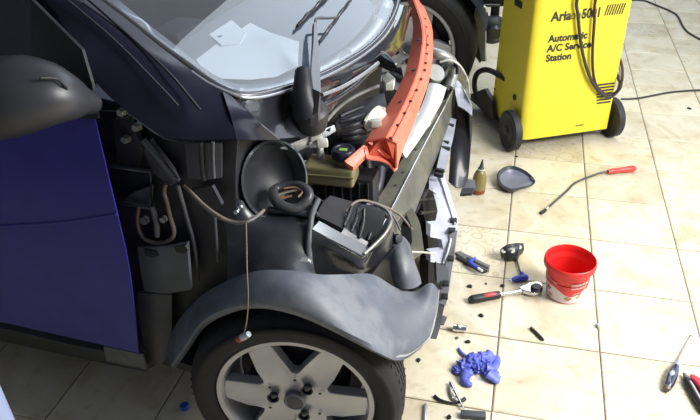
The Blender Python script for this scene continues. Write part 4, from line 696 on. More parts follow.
tube('bumper_wire', [(0.1935,-0.37,0.5726), (0.2132,-0.34,0.5561), (0.2341,-0.3,0.5312), (0.2543,-0.25,0.4955)], .003, PAL, car)
# papers lying on the dashboard
def paper(name, pts, label, lift, hole=None):
    o = prism(name, [Vector(p)+Vector((0, 0, lift)) for p in pts], (0, 0, .0012), PAPER, None)
    o.data.transform(Matrix.Translation([-0.0973, -1.2956, 0.0]) @ Matrix.Rotation(-0.104720, 4, 'Z'))
    c = sum((v.co for v in o.data.vertices), Vector())/len(o.data.vertices); rehome(o, c); tag(o, label, 'paper', 'papers behind the windscreen'); return o
paper('paper_sheet', [(-0.4479,-0.2376,0.993), (-0.4569,-0.1038,0.993), (-0.45,0.0012,0.993), (-0.4534,0.1015,0.993), (-0.3591,0.0358,0.993), (-0.2309,-0.0232,0.993), (-0.1563,-0.202,0.993), (-0.1799,-0.29,0.993), (-0.2359,-0.3274,0.993), (-0.3094,-0.3416,0.993), (-0.3902,-0.299,0.993)], 'large white sheet of paper lying flat behind the windscreen', 0)
p2 = paper('paper_tag', [(-0.5154,-0.047,0.9965), (-0.5215,0.1035,0.9965), (-0.4149,-0.0002,0.9965), (-0.3859,-0.0946,0.9965), (-0.4286,-0.1242,0.9965)], 'small white card with a punched hole, on the large sheet behind the windscreen', .001)
hq = Matrix.Translation([-0.0973, -1.2956, 0.0]) @ Matrix.Rotation(-0.104720, 4, 'Z') @ Vector((-0.4711,-0.0584,0.9995))
lathe('punched_hole', [(.007, 0), (.007, .0008), (0, .0008)], DRK, p2, seg=14, mt=Matrix.Translation(hq-p2.location+Vector((0, 0, .0005))))

# ================================================================ yellow air-conditioning service trolley
mc = thing('service_trolley', 'yellow air-conditioning service trolley on black wheels, with printed lettering', 'machine', (.348, .05, 0), math.radians(27.227))
W_, D_ = .492, .30
def panel_outline(z, f=0):
    r = .05; D_ = .36-.04*z; o = []
    for k in range(7):
        a = PI+PI/2*k/6; o.append((r+r*math.cos(a), r*.55+r*.55*math.sin(a), z))
    r2 = .018
    for k in range(5):
        a = -PI/2+PI/2*k/4; o.append((W_-r2+r2*math.cos(a), r2+r2*math.sin(a), z))
    o += [(W_, D_, z), (0, D_, z)]
    return o
bm = bmesh.new()
rings = [[bm.verts.new(p) for p in panel_outline(z)] for z in (.072, .30, .60, .92)]
# the back lower edge rises: body is tilted onto its wheels
for v, p in zip(rings[0], panel_outline(.072)): v.co.z = .066+.045*p[1]
for a, b in zip(rings, rings[1:]):
    n = len(a)
    for i in range(n): bm.faces.new((a[i], a[(i+1) % n], b[(i+1) % n], b[i]))
bm.faces.new(rings[0][::-1])
top = [bm.verts.new(Vector(p)+Vector((0, 0, .10*p[1]/.22))) for p in panel_outline(.98)]
for i in range(len(top)): bm.faces.new((rings[-1][i], rings[-1][(i+1) % n], top[(i+1) % n], top[i]))
bm.faces.new(top)
cab = sharp(from_bm('cabinet', bm, YEL, mc), 35)
ctl = prism('control_panel', [(.05, .02, .99), (.44, .02, .99), (.44, .20, 1.07), (.05, .20, 1.07)], (0, -.004, .008), DRK, mc)
for k, x in enumerate((.15, .34)):
    lathe('gauge', [(.055, 0), (.055, .018), (.05, .02), (.048, .014), (0, .014)], WHT, ctl, seg=24, mt=frame((x, .11, 1.035), (0, -.33, .94)))
def text(name, s, x, z, h, sx=1.0, mat=BLKT, bold=.0, par=None, y=-.0012, grow=0):
    cu = bpy.data.curves.new(name, 'FONT'); cu.body = s; cu.size = h; cu.extrude = .0006; cu.offset = bold; cu.resolution_u = 3
    t = bpy.data.objects.new(name+'_src', cu); COL.objects.link(t); bpy.context.view_layer.update()
    me = bpy.data.meshes.new_from_object(t.evaluated_get(bpy.context.evaluated_depsgraph_get())); bpy.data.objects.remove(t); me.name = name
    me.transform(Matrix.Translation((x, y, z)) @ Matrix.Rotation(PI/2, 4, 'X') @ Matrix.Diagonal((sx, 1, 1, 1)))
    me.materials.clear(); o = link(name, me, mat, par, False); return o
t1 = text('lettering', 'Aria', .083, .664, .062, .94, par=cab, bold=.002)
FADE = M('faded_print', (.20, .17, .04), .6)
text('lettering', 'zone', .160, .664, .062, .80, FADE, par=cab)
text('lettering', '5001', .236, .664, .062, .80, par=cab, bold=.002)
text('lettering', 'Automatic', .083, .566, .047, 1.0, par=cab, bold=.0017)
text('lettering', 'A/C Service', .083, .519, .047, 1.0, par=cab, bold=.0017)
text('lettering', 'Station', .083, .472, .047, 1.0, par=cab, bold=.0017)
for k in range(8):
    x = .352+.0125*k
    prism('printed_bar', [(x, -.0005, .665), (x+.006, -.0005, .665), (x+.016, -.0005, .715), (x+.010, -.0005, .715)], (0, -.0012, 0), BLKT, cab)
for k in range(7):
    z = .318-.0165*k; x = .376+.006*abs(k-0)*.6
    prism('vent_slot', [(x, -.001, z-.004), (x+.100-.004*k, -.001, z-.004), (x+.100-.004*k, -.001, z+.004), (x, -.001, z+.004)], (0, -.0015, 0), BLKT, cab)
hs = bmesh.new(); bm_box(hs, (-.0015, .172, .708), (.006, .075, .032), None, .002)
sharp(from_bm('hand_slot', hs, BLKT, cab), 30)
lathe('side_plug', [(.016, 0), (.016, .004), (.010, .006), (0, .006)], BLKT, cab, seg=18, mt=frame((-.001, .104, .259), (-1, 0, 0)))
for q in ((0,0.34,0.2078), (0,0.3406,0.5274)): lathe('side_screw', [(.006, 0), (.005, .003), (0, .0035)], BLKT, cab, seg=10, mt=frame(Vector(q)+Vector((-.001, 0, 0)), (-1, 0, 0)))
prism('worn_mark', [(.30, -.0008, .105), (.345, -.0008, .105), (.343, -.0008, .112), (.30, -.0008, .111)], (0, -.0008, 0), FADE, cab)
# base frame, wheels, push loop
fm = prism('base_frame', [(-.01, .02, .05), (W_+.005, .02, .05), (W_+.005, .56, .05), (-.03, .56, .05)], (0, 0, .02), DRK, mc)
prism('frame_side', [(-.012, .26, .07), (-.012, .58, .05), (-.012, .58, .085), (-.012, .40, .19), (-.012, .30, .16)], (-.02, 0, 0), DRK, fm)
prism('frame_side', [(W_+.012, .26, .07), (W_+.012, .58, .05), (W_+.012, .58, .085), (W_+.012, .40, .19), (W_+.012, .30, .16)], (-.02, 0, 0), DRK, fm)
tube('push_loop', [(.01, .24, .30), (-.022, .38, .30), (-.024, .50, .25), (-.024, .555, .19), (-.022, .555, .13), (-.02, .50, .08)], .015, DRK, mc)
for x, sgn in ((-.032, -1), (W_+.040, 1)):
    wl = lathe('trolley_wheel', [(0, -.022), (.06, -.022), (.075, -.018), (.094, -.022), (.1025, -.016), (.1035, 0), (.1025, .016), (.094, .022), (.075, .018), (.06, .014), (.03, .02), (.022, .03), (0, .03)], M('trolley_rubber', (.024, .024, .026), .6, var=.3), mc, seg=40, mt=frame((x, .05, .1035), (sgn, 0, 0)))
    lathe('wheel_hub', [(.058, .0), (.055, .017), (.03, .021), (.012, .032), (0, .032)], DRK2, wl, seg=24, mt=frame((x, .05, .1035), (sgn, 0, 0)))
tube('axle', [(-.03, .05, .1035), (W_+.04, .05, .1035)], .012, DRK, mc, k=2)
for x in (.06, W_-.06): lathe('rear_foot', [(.02, 0), (.024, .01), (.018, .05), (0, .05)], DRK, mc, seg=14, mt=Matrix.Translation((x, .53, 0)))
tube('charging_hose', [(.20, -.03, .99), (.215, -.035, .86)] + [(0.1868,-0.022,0.7582), (0.2035,-0.022,0.6886), (0.2248,-0.022,0.6073), (0.2529,-0.022,0.518), (0.2927,-0.022,0.4244), (0.342,-0.022,0.342), (0.3963,-0.022,0.2831), (0.4454,-0.022,0.2557)] + [(0.4748,-0.03,0.2766), (0.4941,-0.03,0.3165)] + [(.525, .06, .33), (.53, .18, .45)], .008, HOSE, mc, k=5)
tube('charging_hose', [(.30, -.03, 1.0), (.295, -.032, .87)] + [(0.2816,-0.02,0.7491), (0.2936,-0.02,0.6562), (0.3052,-0.02,0.5506), (0.3208,-0.02,0.4506), (0.344,-0.02,0.3668), (0.3759,-0.02,0.3111), (0.4211,-0.02,0.2739), (0.4661,-0.02,0.2683)] + [(0.4862,-0.03,0.3017), (0.4924,-0.03,0.3635)] + [(.515, .05, .42), (.50, .20, .52)], .007, M('red_brown_hose', (.07, .022, .018), .5), mc, k=5)
tube('grey_lead', [(.505, .12, .50), (.525, .08, .42), (.525, .03, .34), (.505, .0, .285)], .007, M('grey_lead', (.30, .31, .36), .4), mc)

# ================================================================ second car behind, only its stripped corner in view
oc = thing('car', 'dark second car at the top of the picture, showing one alloy wheel', 'car', (-.315, .46, 0), 0)
ow = make_wheel(oc, 'front_wheel', (.02, 0, .362), math.radians(-2), .362, .258, .20, 5, 5)
sheet('wing_panel', [[(-.75, .03, 1.0), (-.3, -.02, 1.02), (.05, -.02, 1.0), (.16, .02, .97)], [(-.75, 0, .72), (-.4, -.04, .80), (.05, -.04, .83), (.16, .0, .80)], [(-.75, 0, .40), (-.46, -.02, .55), (-.30, -.03, .69), (0, -.04, .765), (.10, -.03, .765), (.16, .0, .76)]], BLK, oc, t=.01)
lnr = bmesh.new(); bm_lathe(lnr, [(.42, -.03), (.42, -.28), (.1, -.30)], 24, frame((.02, 0, .362), (0, -1, 0), (1, 0, 0)), False, .25, PI)

sharp(from_bm('wheel_arch_liner', lnr, DRK, oc, norm=False), 40)
def oc_pts(l): return [Vector(p)-Vector((-.315, .46, 0)) for p in l]
sheet('liner_edge', [oc_pts([(0.0339,0.72,0.526), (0.0332,0.72,0.4586), (0.0533,0.72,0.3737), (0.0766,0.72,0.287), (0.093,0.72,0.2222)]), oc_pts([(0.0824,0.7,0.5229), (0.0931,0.7,0.4564), (0.105,0.7,0.3773), (0.1086,0.7,0.2959), (0.1166,0.7,0.231)])], M('pale_liner', (.55, .56, .58), .6, var=.2), oc, t=.012)
sheet('bumper_beam', [oc_pts([(-0.0006,0.75,0.5438), (0.0669,0.75,0.53), (0.1435,0.75,0.5333), (0.2081,0.75,0.5417)]), oc_pts([(-0.0062,0.75,0.6262), (0.0701,0.75,0.6291), (0.1457,0.75,0.6319), (0.2094,0.75,0.6396)])], DRK, oc, t=.03)
tube('beam_edge', oc_pts([(0.036,0.72,0.5345), (0.0791,0.72,0.5446), (0.1658,0.72,0.5484)]), .006, STL, oc)
lathe('liner_clip', [(0, .01), (.02, .01), (.026, 0)], WHT, oc, seg=14, mt=frame(oc_pts([(0.0775,0.69,0.5256)])[0], (0, -1, 0)))
sheet('liner_wing', [oc_pts([(-0.0294,0.72,0.34), (0.007,0.72,0.3066), (0.0509,0.72,0.2497), (0.0825,0.72,0.2094)]), oc_pts([(0.0361,0.74,0.5092), (0.0478,0.74,0.4247), (0.0654,0.74,0.3385), (0.0905,0.74,0.2328)])], DRK, oc, t=.01)
gl = bmesh.new(); q = oc_pts([(0.1342,0.86,0.3619)])[0]
bm_lathe(gl, [(0, .07), (.045, .06), (.075, .03), (.085, -.01), (.07, -.06), (0, -.07)], 22, frame(q, (.3, -1, .1)))
hn = from_bm('lamp_housing', gl, DRK, oc); lathe('lamp_lens', [(.045, 0), (.03, .014), (0, .018)], M('lens_grey', (.07, .07, .075), .25), hn, seg=18, mt=frame(q+Vector((.016, -.066, 0)), (.3, -1, .1)))
box('mount_arm', q+Vector((0, .06, .10)), (.05, .05, .16), DRK, oc, bev=.01)
sheet('undertray', [[(.05, .62, .20), (.2, .62, .22), (.34, .66, .24)], [(.05, .95, .20), (.2, .95, .22), (.34, .96, .24)]], DRK, oc, t=.01)
box('body_block', (-.35, .95, .75), (1.0, 1.1, .8), BLK, oc, bev=.12)

# ================================================================ things lying on the floor
def at(p, z=0): return Vector((p[0], p[1], z))
# red bucket with a printed label
B = Vector((0.5565,-1.044,0))
bk = thing('bucket', 'red plastic bucket with a white printed label standing on the tiles', 'bucket', B)
shell = lathe('tub', [(0, .004), (.058, .004), (.064, 0), (.066, .004), (.082, .130), (.0835, .132), (.0905, .133), (.092, .138), (.092, .150), (.0905, .158), (.088, .160), (.0855, .157), (.0835, .140), (.066, .010), (0, .010)], REDP, bk, seg=56)
def lab_r(z): return .066+(.016)*(z-.004)/.126+.0006
bm = bmesh.new(); bm_lathe(bm, [(lab_r(.005), .005), (lab_r(.045), .045), (lab_r(.085), .085)], 56, None, False)
lw_ = from_bm('paper_label', bm, M('label_pinkwhite', (.78, .70, .72), .45, var=.05), bk)
def wrap(name, pts, mat, lift=.0011):
    """flat print wrapped on the label: (angle in degrees, height)"""
    bm = bmesh.new(); vs = [bm.verts.new(((lab_r(z)+lift)*math.cos(math.radians(a)), (lab_r(z)+lift)*math.sin(math.radians(a)), z)) for a, z in pts]
    f = bm.faces.new(vs); r = bmesh.ops.triangulate(bm, faces=[f]); return from_bm(name, bm, mat, lw_, False, False)
ang = [-185+10*k for k in range(38)]
def swz(a):
    d = (a+88+180) % 360-180
    return .074-.034*math.exp(-((d-8)/34)**2) if d < 60 else .058
bm = bmesh.new()
up = [bm.verts.new(((lab_r(.0865)+.0012)*math.cos(math.radians(a)), (lab_r(.0865)+.0012)*math.sin(math.radians(a)), .0865)) for a in ang[:-1]]
dn = [bm.verts.new(((lab_r(swz(a))+.0012)*math.cos(math.radians(a)), (lab_r(swz(a))+.0012)*math.sin(math.radians(a)), swz(a))) for a in ang[:-1]]
for i in range(len(up)-1): bm.faces.new((up[i], dn[i], dn[i+1], up[i+1]))
from_bm('label_swoosh', bm, M('label_red', (.74, .03, .03), .4), lw_)
PW = M('print_pale', (.80, .42, .40), .5, var=.3, scale=60); PW2 = M('print_grey', (.55, .30, .27), .5, var=.4, scale=80)
def strip(a0, a1, z0, z1, sl, m):
    bm = bmesh.new(); n = 8; rr = []
    for i in range(n+1):
        a = a0+(a1-a0)*i/n; z = sl*i/n
        rr.append([bm.verts.new(((lab_r(h+z)+.0019)*math.cos(math.radians(a)), (lab_r(h+z)+.0019)*math.sin(math.radians(a)), h+z)) for h in (z0, z1)])
    for i in range(n): bm.faces.new((rr[i][0], rr[i+1][0], rr[i+1][1], rr[i][1]))
    return from_bm('printed_line', bm, m, lw_)
strip(-84, -30, .090, .104, .004, PW2); strip(-82, -38, .077, .084, .003, PW); strip(-160, -120, .094, .100, -.006, PW)
strip(-72, -36, .056, .059, .002, PW)
for (a, z), s, c in (((-86, .028), 1.3, (.45, .27, .10)), ((-70, .048), .9, (.30, .28, .20)), ((-52, .050), 1.0, (.26, .16, .12)), ((-54, .034), 1.0, (.50, .38, .24)), ((-148, .052), 1.2, (.40, .25, .20)), ((-140, .024), 1.0, (.45, .32, .28))):
    wrap('printed_picture', [(a+s*8*math.cos(t)*(1+.25*math.sin(3*t)), z+s*.007*math.sin(t)) for t in [2*PI*i/10 for i in range(10)]], M('print_%d' % abs(a), c, .5, var=.4, scale=90))

# glue bottle
p = at((0.179,-0.3806,0))
bt = lathe('tube_bottle', [(0, 0), (.027, 0), (.031, .004), (.032, .03), (.0325, .06), (.030, .085), (.024, .105), (.016, .118), (.0125, .120), (.0125, .130), (.010, .133), (.006, .155), (.0025, .172), (0, .172)], M('amber_bottle', (.30, .25, .09), .3, var=.2, scale=8, trans=.2), None, seg=28)
bt.location = p; bt.rotation_euler = (.03, .06, 0); tag(bt, 'small amber tube bottle with pointed nozzle standing by the black lamp carrier', 'bottle')
lathe('bottle_base', [(.0275, -.0002), (.0322, .004), (.0332, .022), (.0326, .024)], M('bottle_red_brown', (.20, .05, .02), .4), bt, seg=28, cap=False)
lathe('bottle_nozzle', [(.0135, .118), (.0135, .131), (.0105, .134), (.0066, .155), (.003, .1735), (0, .1735)], M('nozzle_dark', (.06, .06, .06), .4), bt, seg=20)
lathe('nozzle_collar', [(.0138, .119), (.0165, .121), (.0165, .126), (.0138, .128)], PAL, bt, seg=20, cap=False)

# mirror shell, open side up
def ring(pts, z): return [Vector((q[0], q[1], zz if isinstance(zz, float) else z)) for q, zz in zip(pts, z if isinstance(z, list) else [z]*len(pts))]
rim = [(0.2562,-0.2768,0.03), (0.2782,-0.219,0.03), (0.3143,-0.1921,0.03), (0.3564,-0.1937,0.03), (0.3987,-0.2148,0.03), (0.4317,-0.2563,0.03), (0.43,-0.2849,0.03), (0.4014,-0.3138,0.03), (0.3665,-0.3438,0.03), (0.3365,-0.3771,0.03), (0.3095,-0.3734,0.03), (0.2763,-0.3435,0.03)]
c = sum((Vector(q) for q in rim), Vector())/len(rim)
zr = [.040, .048, .052, .046, .036, .024, .018, .018, .022, .030, .034, .036]
def scl(f, z, zr_f=0): return [Vector((c.x+(q[0]-c.x)*f, c.y+(q[1]-c.y)*f, z+zr_f*h)) for q, h in zip(rim, zr)]
bm = bmesh.new()
loops = [scl(.55, .001), scl(.86, .004), scl(.98, .004, .5), scl(1.0, 0, 1), scl(.94, .001, 1.02), scl(.86, 0, .75), scl(.72, .012, .1), scl(.4, .010)]
loops = [crom(l, 4, True) for l in loops]
vr = [[bm.verts.new(v) for v in l] for l in loops]
for a, b in zip(vr, vr[1:]):
    for i in range(len(a)): bm.faces.new((a[i], a[(i+1) % len(a)], b[(i+1) % len(a)], b[i]))
bm.faces.new(vr[0][::-1]); bm.faces.new(vr[-1])
ms = sharp(from_bm('mirror_shell', bm, M('shell_slate', (.030, .034, .048), .35, coat=.3, var=.3), None), 50)
rehome(ms, (c.x, c.y, 0)); tag(ms, 'dark slate mirror cap lying open side up on the tiles', 'mirror cap')
inn = bmesh.new(); lv = [crom(l, 4, True) for l in (scl(.85, .001, .72), scl(.71, .0135, .1), scl(.4, .0115))]
vr = [[inn.verts.new(v) for v in l] for l in lv]
for a, b in zip(vr, vr[1:]):
    for i in range(len(a)): inn.faces.new((a[i], a[(i+1) % len(a)], b[(i+1) % len(a)], b[i]))
inn.faces.new(vr[-1])
io = from_bm('shell_lining', inn, M('shell_lining_grey', (.17, .185, .235), .35, var=.15), ms); io.data.transform(Matrix.Translation((-c.x, -c.y, 0)))
lathe('shell_pin', [(.009, 0), (.008, .008), (.004, .009), (.004, .004), (0, .004)], GRYD, ms, seg=14, mt=Matrix.Translation(Vector((0.4189,-0.2542,0.022))-Vector((c.x, c.y, 0))))

# bent pick-up tool with red handle
pk = thing('pickup_tool', 'bent steel pick-up tool with a red handle lying on the tiles', 'tool', at((0.6858,-0.1673,0)))
def loc(parent, l): return [Vector(q)-Vector(parent.location) for q in l]
tube('shaft', loc(pk, [(0.7739,-0.0873,0.014), (0.732,-0.1117,0.012), (0.6855,-0.1478,0.008), (0.6389,-0.1919,0.006), (0.6062,-0.2361,0.006), (0.5873,-0.2815,0.006), (0.5599,-0.3366,0.006), (0.5244,-0.4051,0.006), (0.49,-0.4716,0.006)]), .0048, M('shaft_steel', (.14, .14, .14), .35, metal=.8), pk, seg=8)
tube('handle', loc(pk, [(0.7681,-0.1008,0.0165), (0.7916,-0.0883,0.0165), (0.8243,-0.0739,0.0165), (0.8619,-0.0566,0.0165), (0.8854,-0.0459,0.0165), (0.8972,-0.0406,0.0165)]), [.010, .0135, .012, .0155, .0155, .010], M('handle_red', (.74, .07, .06), .35), pk, k=3, seg=14)
tube('tip', loc(pk, [(0.4836,-0.487,0.007), (0.4731,-0.5057,0.007), (0.4626,-0.5177,0.007)]), .0075, DRK, pk, k=2)
tube('tip_collar', loc(pk, [(0.4943,-0.4624,0.006), (0.4816,-0.4883,0.006)]), .0055, PAL, pk, k=2)

# black mirror-foot bracket
bp_ = at((0.3524,-0.8442,0))
bq = thing('plastic_bracket', 'black plastic bracket with two pale pads and a round boss', 'bracket', bp_)
sheet('bracket_body', [loc(bq, [(0.3087,-0.8818,0.05), (0.3321,-0.867,0.06), (0.3623,-0.8489,0.06), (0.3916,-0.8264,0.05)]), loc(bq, [(0.3106,-0.8911,0.035), (0.3303,-0.8875,0.05), (0.3642,-0.8702,0.05), (0.3956,-0.8412,0.035)]), loc(bq, [(0.3184,-0.8855,0.01), (0.3372,-0.8947,0.022), (0.3713,-0.8808,0.022), (0.3902,-0.8391,0.012)])], M('bracket_black', (.016, .016, .018), .4, coat=.2), bq, k=4, t=.012)
lathe('bracket_boss', [(.030, -.02), (.028, .012), (.024, .018), (0, .018)], M('bracket_black', (), 0), bq, seg=20, mt=frame(loc(bq, [(0.3549,-0.8694,0.026)])[0], (0, -.6, .8)))
lathe('boss_socket', [(.010, 0), (.010, .004), (.006, .005), (0, .005)], PAL, bq, seg=16, mt=frame(loc(bq, [(0.3546,-0.8817,0.047)])[0], (0, -.6, .8)))
for q in ((0.3203,-0.8909,0.047), (0.3803,-0.8537,0.048)): lathe('pad', [(.009, 0), (.009, .004), (.007, .005), (0, .005)], PAL, bq, seg=12, mt=frame(loc(bq, [q])[0], (0, -.5, .85)))
box('bracket_leg', loc(bq, [(0.3529,-0.8749,0.01)])[0], (.05, .03, .018), M('bracket_black', (), 0), bq, rot=.15, bev=.004)

# T-handled key
tk = thing('t_handle_key', 'steel key with a blue T handle pointing at the black bracket', 'tool', at((0.3927,-0.9808,0)))
tube('shaft', loc(tk, [(0.3746,-0.8778,0.008), (0.383,-0.9174,0.009), (0.393,-0.971,0.012)]), .0035, M('shaft_steel', (), 0), tk, k=3)
tube('handle', loc(tk, [(0.3651,-1.021,0.012), (0.3777,-1.011,0.012), (0.396,-1.003,0.012), (0.4143,-0.9949,0.012), (0.4216,-0.9921,0.012)]), [.007, .011, .0125, .0125, .008], BLUP, tk, k=3, seg=12)
tube('handle_stem', loc(tk, [(0.3967,-0.9702,0.012), (0.4009,-0.9852,0.012), (0.4033,-1,0.012)]), [.008, .010, .011], BLUP, tk, k=3, seg=12)
tube('key_tip', loc(tk, [(0.3468,-1.023,0.01), (0.3579,-1.021,0.01), (0.3688,-1.016,0.01)]), .003, CHR, tk, k=2)

# slatted plastic trim and the blue tool across it
tb = thing('trim_strip', 'grey and black plastic trim strip beside the broken grille', 'plastic strip', at((0.2044,-0.9228,-0)))
bm = bmesh.new(); bm_prism(bm, loc(tb, [(0.1323,-0.8861,0.012), (0.1511,-0.8751,0.012), (0.2756,-0.9472,0.012), (0.274,-0.9769,0.012), (0.2519,-0.988,0.012)]), (0, 0, -.010)); sharp(from_bm('strip_body', bm, M('strip_grey', (.15, .15, .145), .5, var=.2), tb), 30)
bm = bmesh.new(); bm_prism(bm, loc(tb, [(0.1397,-0.9176,0.0135), (0.1464,-0.9059,0.0135), (0.2665,-0.9817,0.0135), (0.252,-0.9912,0.0135)]), (0, 0, -.012)); sharp(from_bm('strip_rib', bm, DRK, tb), 30)
bm = bmesh.new(); bm_prism(bm, loc(tb, [(0.1796,-0.9208,0.0145), (0.1847,-0.9129,0.0145), (0.2709,-0.9646,0.0145), (0.2698,-0.9746,0.0145)]), (0, 0, -.012)); sharp(from_bm('strip_rib', bm, DRK, tb), 30)
bc = thing('small_screwdriver', 'small blue screwdriver lying across the grey trim strip', 'tool', at((0.2127,-0.9278,0), .014))
tube('handle', loc(bc, [(0.2147,-0.9244,0.0225), (0.2029,-0.9436,0.0225), (0.1987,-0.9611,0.0225), (0.2156,-0.9772,0.0225), (0.232,-0.988,0.0225)]), [.0055, .008, .009, .008, .006], BLUP, bc, k=3, seg=12)
tube('blade', loc(bc, [(0.2319,-0.9874,0.022), (0.2401,-0.9927,0.021), (0.2502,-0.9989,0.02)]), .0055, WHT, bc, k=2, seg=8)

# ratchet wrench
rt = thing('ratchet_wrench', 'chrome ratchet wrench with a red and black grip', 'tool', at((0.342,-1.089,0)))
tube('grip', loc(rt, [(0.218,-1.176,0.014), (0.2265,-1.169,0.014), (0.2473,-1.159,0.014), (0.2751,-1.144,0.014), (0.3031,-1.13,0.014), (0.3224,-1.12,0.014)]), [.010, .0155, .0165, .0155, .015, .0135], M('grip_black', (.018, .018, .02), .5), rt, k=3, seg=14)
tube('grip_inlay', loc(rt, [(0.2574,-1.156,0.0205), (0.2748,-1.147,0.0205), (0.2958,-1.136,0.0205), (0.3133,-1.128,0.0205)]), [.007, .0105, .011, .007], M('grip_red', (.45, .045, .05), .4), rt, k=3, seg=12)
tube('shaft', loc(rt, [(0.3171,-1.123,0.014), (0.3454,-1.11,0.014), (0.3737,-1.097,0.014), (0.3986,-1.085,0.014)]), [.007, .0075, .0075, .009], CHR, rt, k=3, seg=12)
hd = prism('ratchet_head', loc(rt, [(0.3881,-1.074,0.007), (0.4093,-1.054,0.007), (0.4306,-1.032,0.007), (0.4524,-1.024,0.007), (0.4707,-1.029,0.007), (0.4764,-1.052,0.007), (0.4678,-1.08,0.007), (0.4465,-1.096,0.007), (0.4213,-1.094,0.007), (0.3994,-1.086,0.007)]), (0, 0, .018), CHR, rt)
md = hd.modifiers.new('edge', 'BEVEL'); md.width = .003; md.segments = 2; md.limit_method = 'ANGLE'
lathe('drive_knob', [(.022, 0), (.022, .008), (.017, .014), (0, .015)], M('knob_navy', (.02, .022, .035), .35), rt, seg=20, mt=Matrix.Translation(loc(rt, [(0.453,-1.073,0.0245)])[0]))

# sockets, pen, screw, scraps
def axis_cyl(name, a, b, prof, mat, lab_, cat, seg=20, group=None):
    a, b = Vector(a), Vector(b); d = b-a; L = d.length
    o = lathe(name, [(r, z*L) for r, z in prof], mat, None, seg=seg, mt=frame(a, d)); rehome(o, at((a+b)/2)); return tag(o, lab_, cat, group)
sk = axis_cyl('socket', (0.1762,-1.333,0.0135), (0.2226,-1.331,0.0135), [(.0135, 0), (.0135, .50), (.0120, .56), (.0120, .96), (.0105, 1), (.007, 1), (.006, .6), (0, .6)], CHR, 'chrome socket lying on the tile joint left of the pen', 'socket')
lathe('socket_band', [(.0139, 0), (.0139, .006)], M('shaft_steel', (), 0), sk, seg=20, mt=frame(Vector((0.1883,-1.332,0.0135))-sk.location, Vector((0.2226,-1.331,0.0135))-Vector((0.1762,-1.333,0.0135))), cap=False)
pn = thing('pen', 'slim black pen lying below the red bucket', 'pen', at((0.4612,-1.287,0)))
tube('barrel', loc(pn, [(0.4392,-1.267,0.0055), (0.4607,-1.293,0.0055), (0.4759,-1.313,0.0055)]), .0055, BLKT, pn, k=2, seg=10)
tube('pen_tip', loc(pn, [(0.4759,-1.313,0.0055), (0.482,-1.32,0.0055), (0.4843,-1.324,0.0055)]), [.0055, .004, .001], DRK2, pn, k=2, seg=10)
tube('clip', loc(pn, [(0.44,-1.272,0.0115), (0.449,-1.282,0.0115)]), .0012, STL, pn, k=2, seg=6)
sc_ = thing('screw', 'tiny pale blue screw on the tile joint right of the pen', 'screw', at((0.6631,-1.21,0)))
lathe('screw_head', [(.006, 0), (.007, .003), (.004, .006), (0, .006)], M('screw_blue', (.35, .55, .75), .3), sc_, seg=12, mt=frame((0, .004, .006), (0, .6, .8)))
lathe('screw_shank', [(.003, -.012), (.003, .001)], M('shaft_steel', (), 0), sc_, seg=8, mt=frame((0, .004, .006), (0, .9, .35)))

# crumpled glove
G0 = at((0.2779,-1.503,0))
gv = bmesh.new(); r = bmesh.ops.create_icosphere(gv, subdivisions=5, radius=1)
from mathutils import noise
ex = (Vector((0.3412,-1.489,0))-Vector((0.2092,-1.527,0))); uu = ex.normalized(); vv = Vector((-uu.y, uu.x, 0))
lobes = [((0.2912,-1.468,0), .030), ((0.3226,-1.452,0), .014), ((0.2632,-1.483,0), .030), ((0.2327,-1.504,0), .024), ((0.2119,-1.522,0), .016), ((0.3071,-1.505,0), .024), ((0.3278,-1.527,0), .020), ((0.2453,-1.532,-0), .018), ((0.2417,-1.56,0), .014), ((0.2811,-1.502,0), .022), ((0.3055,-1.441,-0), .018)]
bmesh.ops.delete(gv, geom=gv.verts[:], context='VERTS')
for k, (q, rad) in enumerate(lobes):
    r = bmesh.ops.create_icosphere(gv, subdivisions=4, radius=1)
    for v in r['verts']:
        d = v.co.copy(); nn = noise.noise(d*2.2+Vector((k*7, 0, 0)))*.5+noise.noise(d*4.5+Vector((0, k*5, 0)))*.3-.22*abs(noise.noise(d*3.3+Vector((k, 0, k*3))))
        v.co = Vector((q[0]-G0.x, q[1]-G0.y, 0))+Vector((d.x*rad*(1+nn), d.y*rad*(1+nn), max(.0008, rad*.55+d.z*rad*.62*(1+nn))))
gl_ = from_bm('glove', gv, GLOVE, None); gl_.location = G0; tag(gl_, 'crumpled blue rubber glove lying on the tiles', 'glove')
def finger(pts, rr): tube('glove_finger', [Vector(q)-G0 for q in pts], rr, GLOVE, gl_, k=4, seg=9, flat=.7)
finger([(0.2822,-1.494,0.02), (0.2546,-1.469,0.012), (0.2339,-1.456,0.008), (0.2156,-1.438,0.006), (0.2054,-1.42,0.005)], [.012, .008, .0055, .006, .004])
finger([(0.3036,-1.481,0.02), (0.3182,-1.453,0.014), (0.3102,-1.427,0.01), (0.3013,-1.415,0.008)], [.016, .011, .010, .007])
finger([(0.242,-1.544,0.02), (0.2381,-1.563,0.012), (0.2492,-1.578,0.01), (0.2652,-1.578,0.007)], [.018, .014, .012, .007])
finger([(0.3107,-1.533,0.02), (0.3275,-1.541,0.014), (0.3374,-1.544,0.01), (0.3429,-1.527,0.008)], [.018, .014, .013, .009])
finger([(0.3021,-1.508,0.024), (0.3245,-1.501,0.018), (0.3354,-1.466,0.012), (0.3373,-1.438,0.008)], [.018, .013, .012, .008])

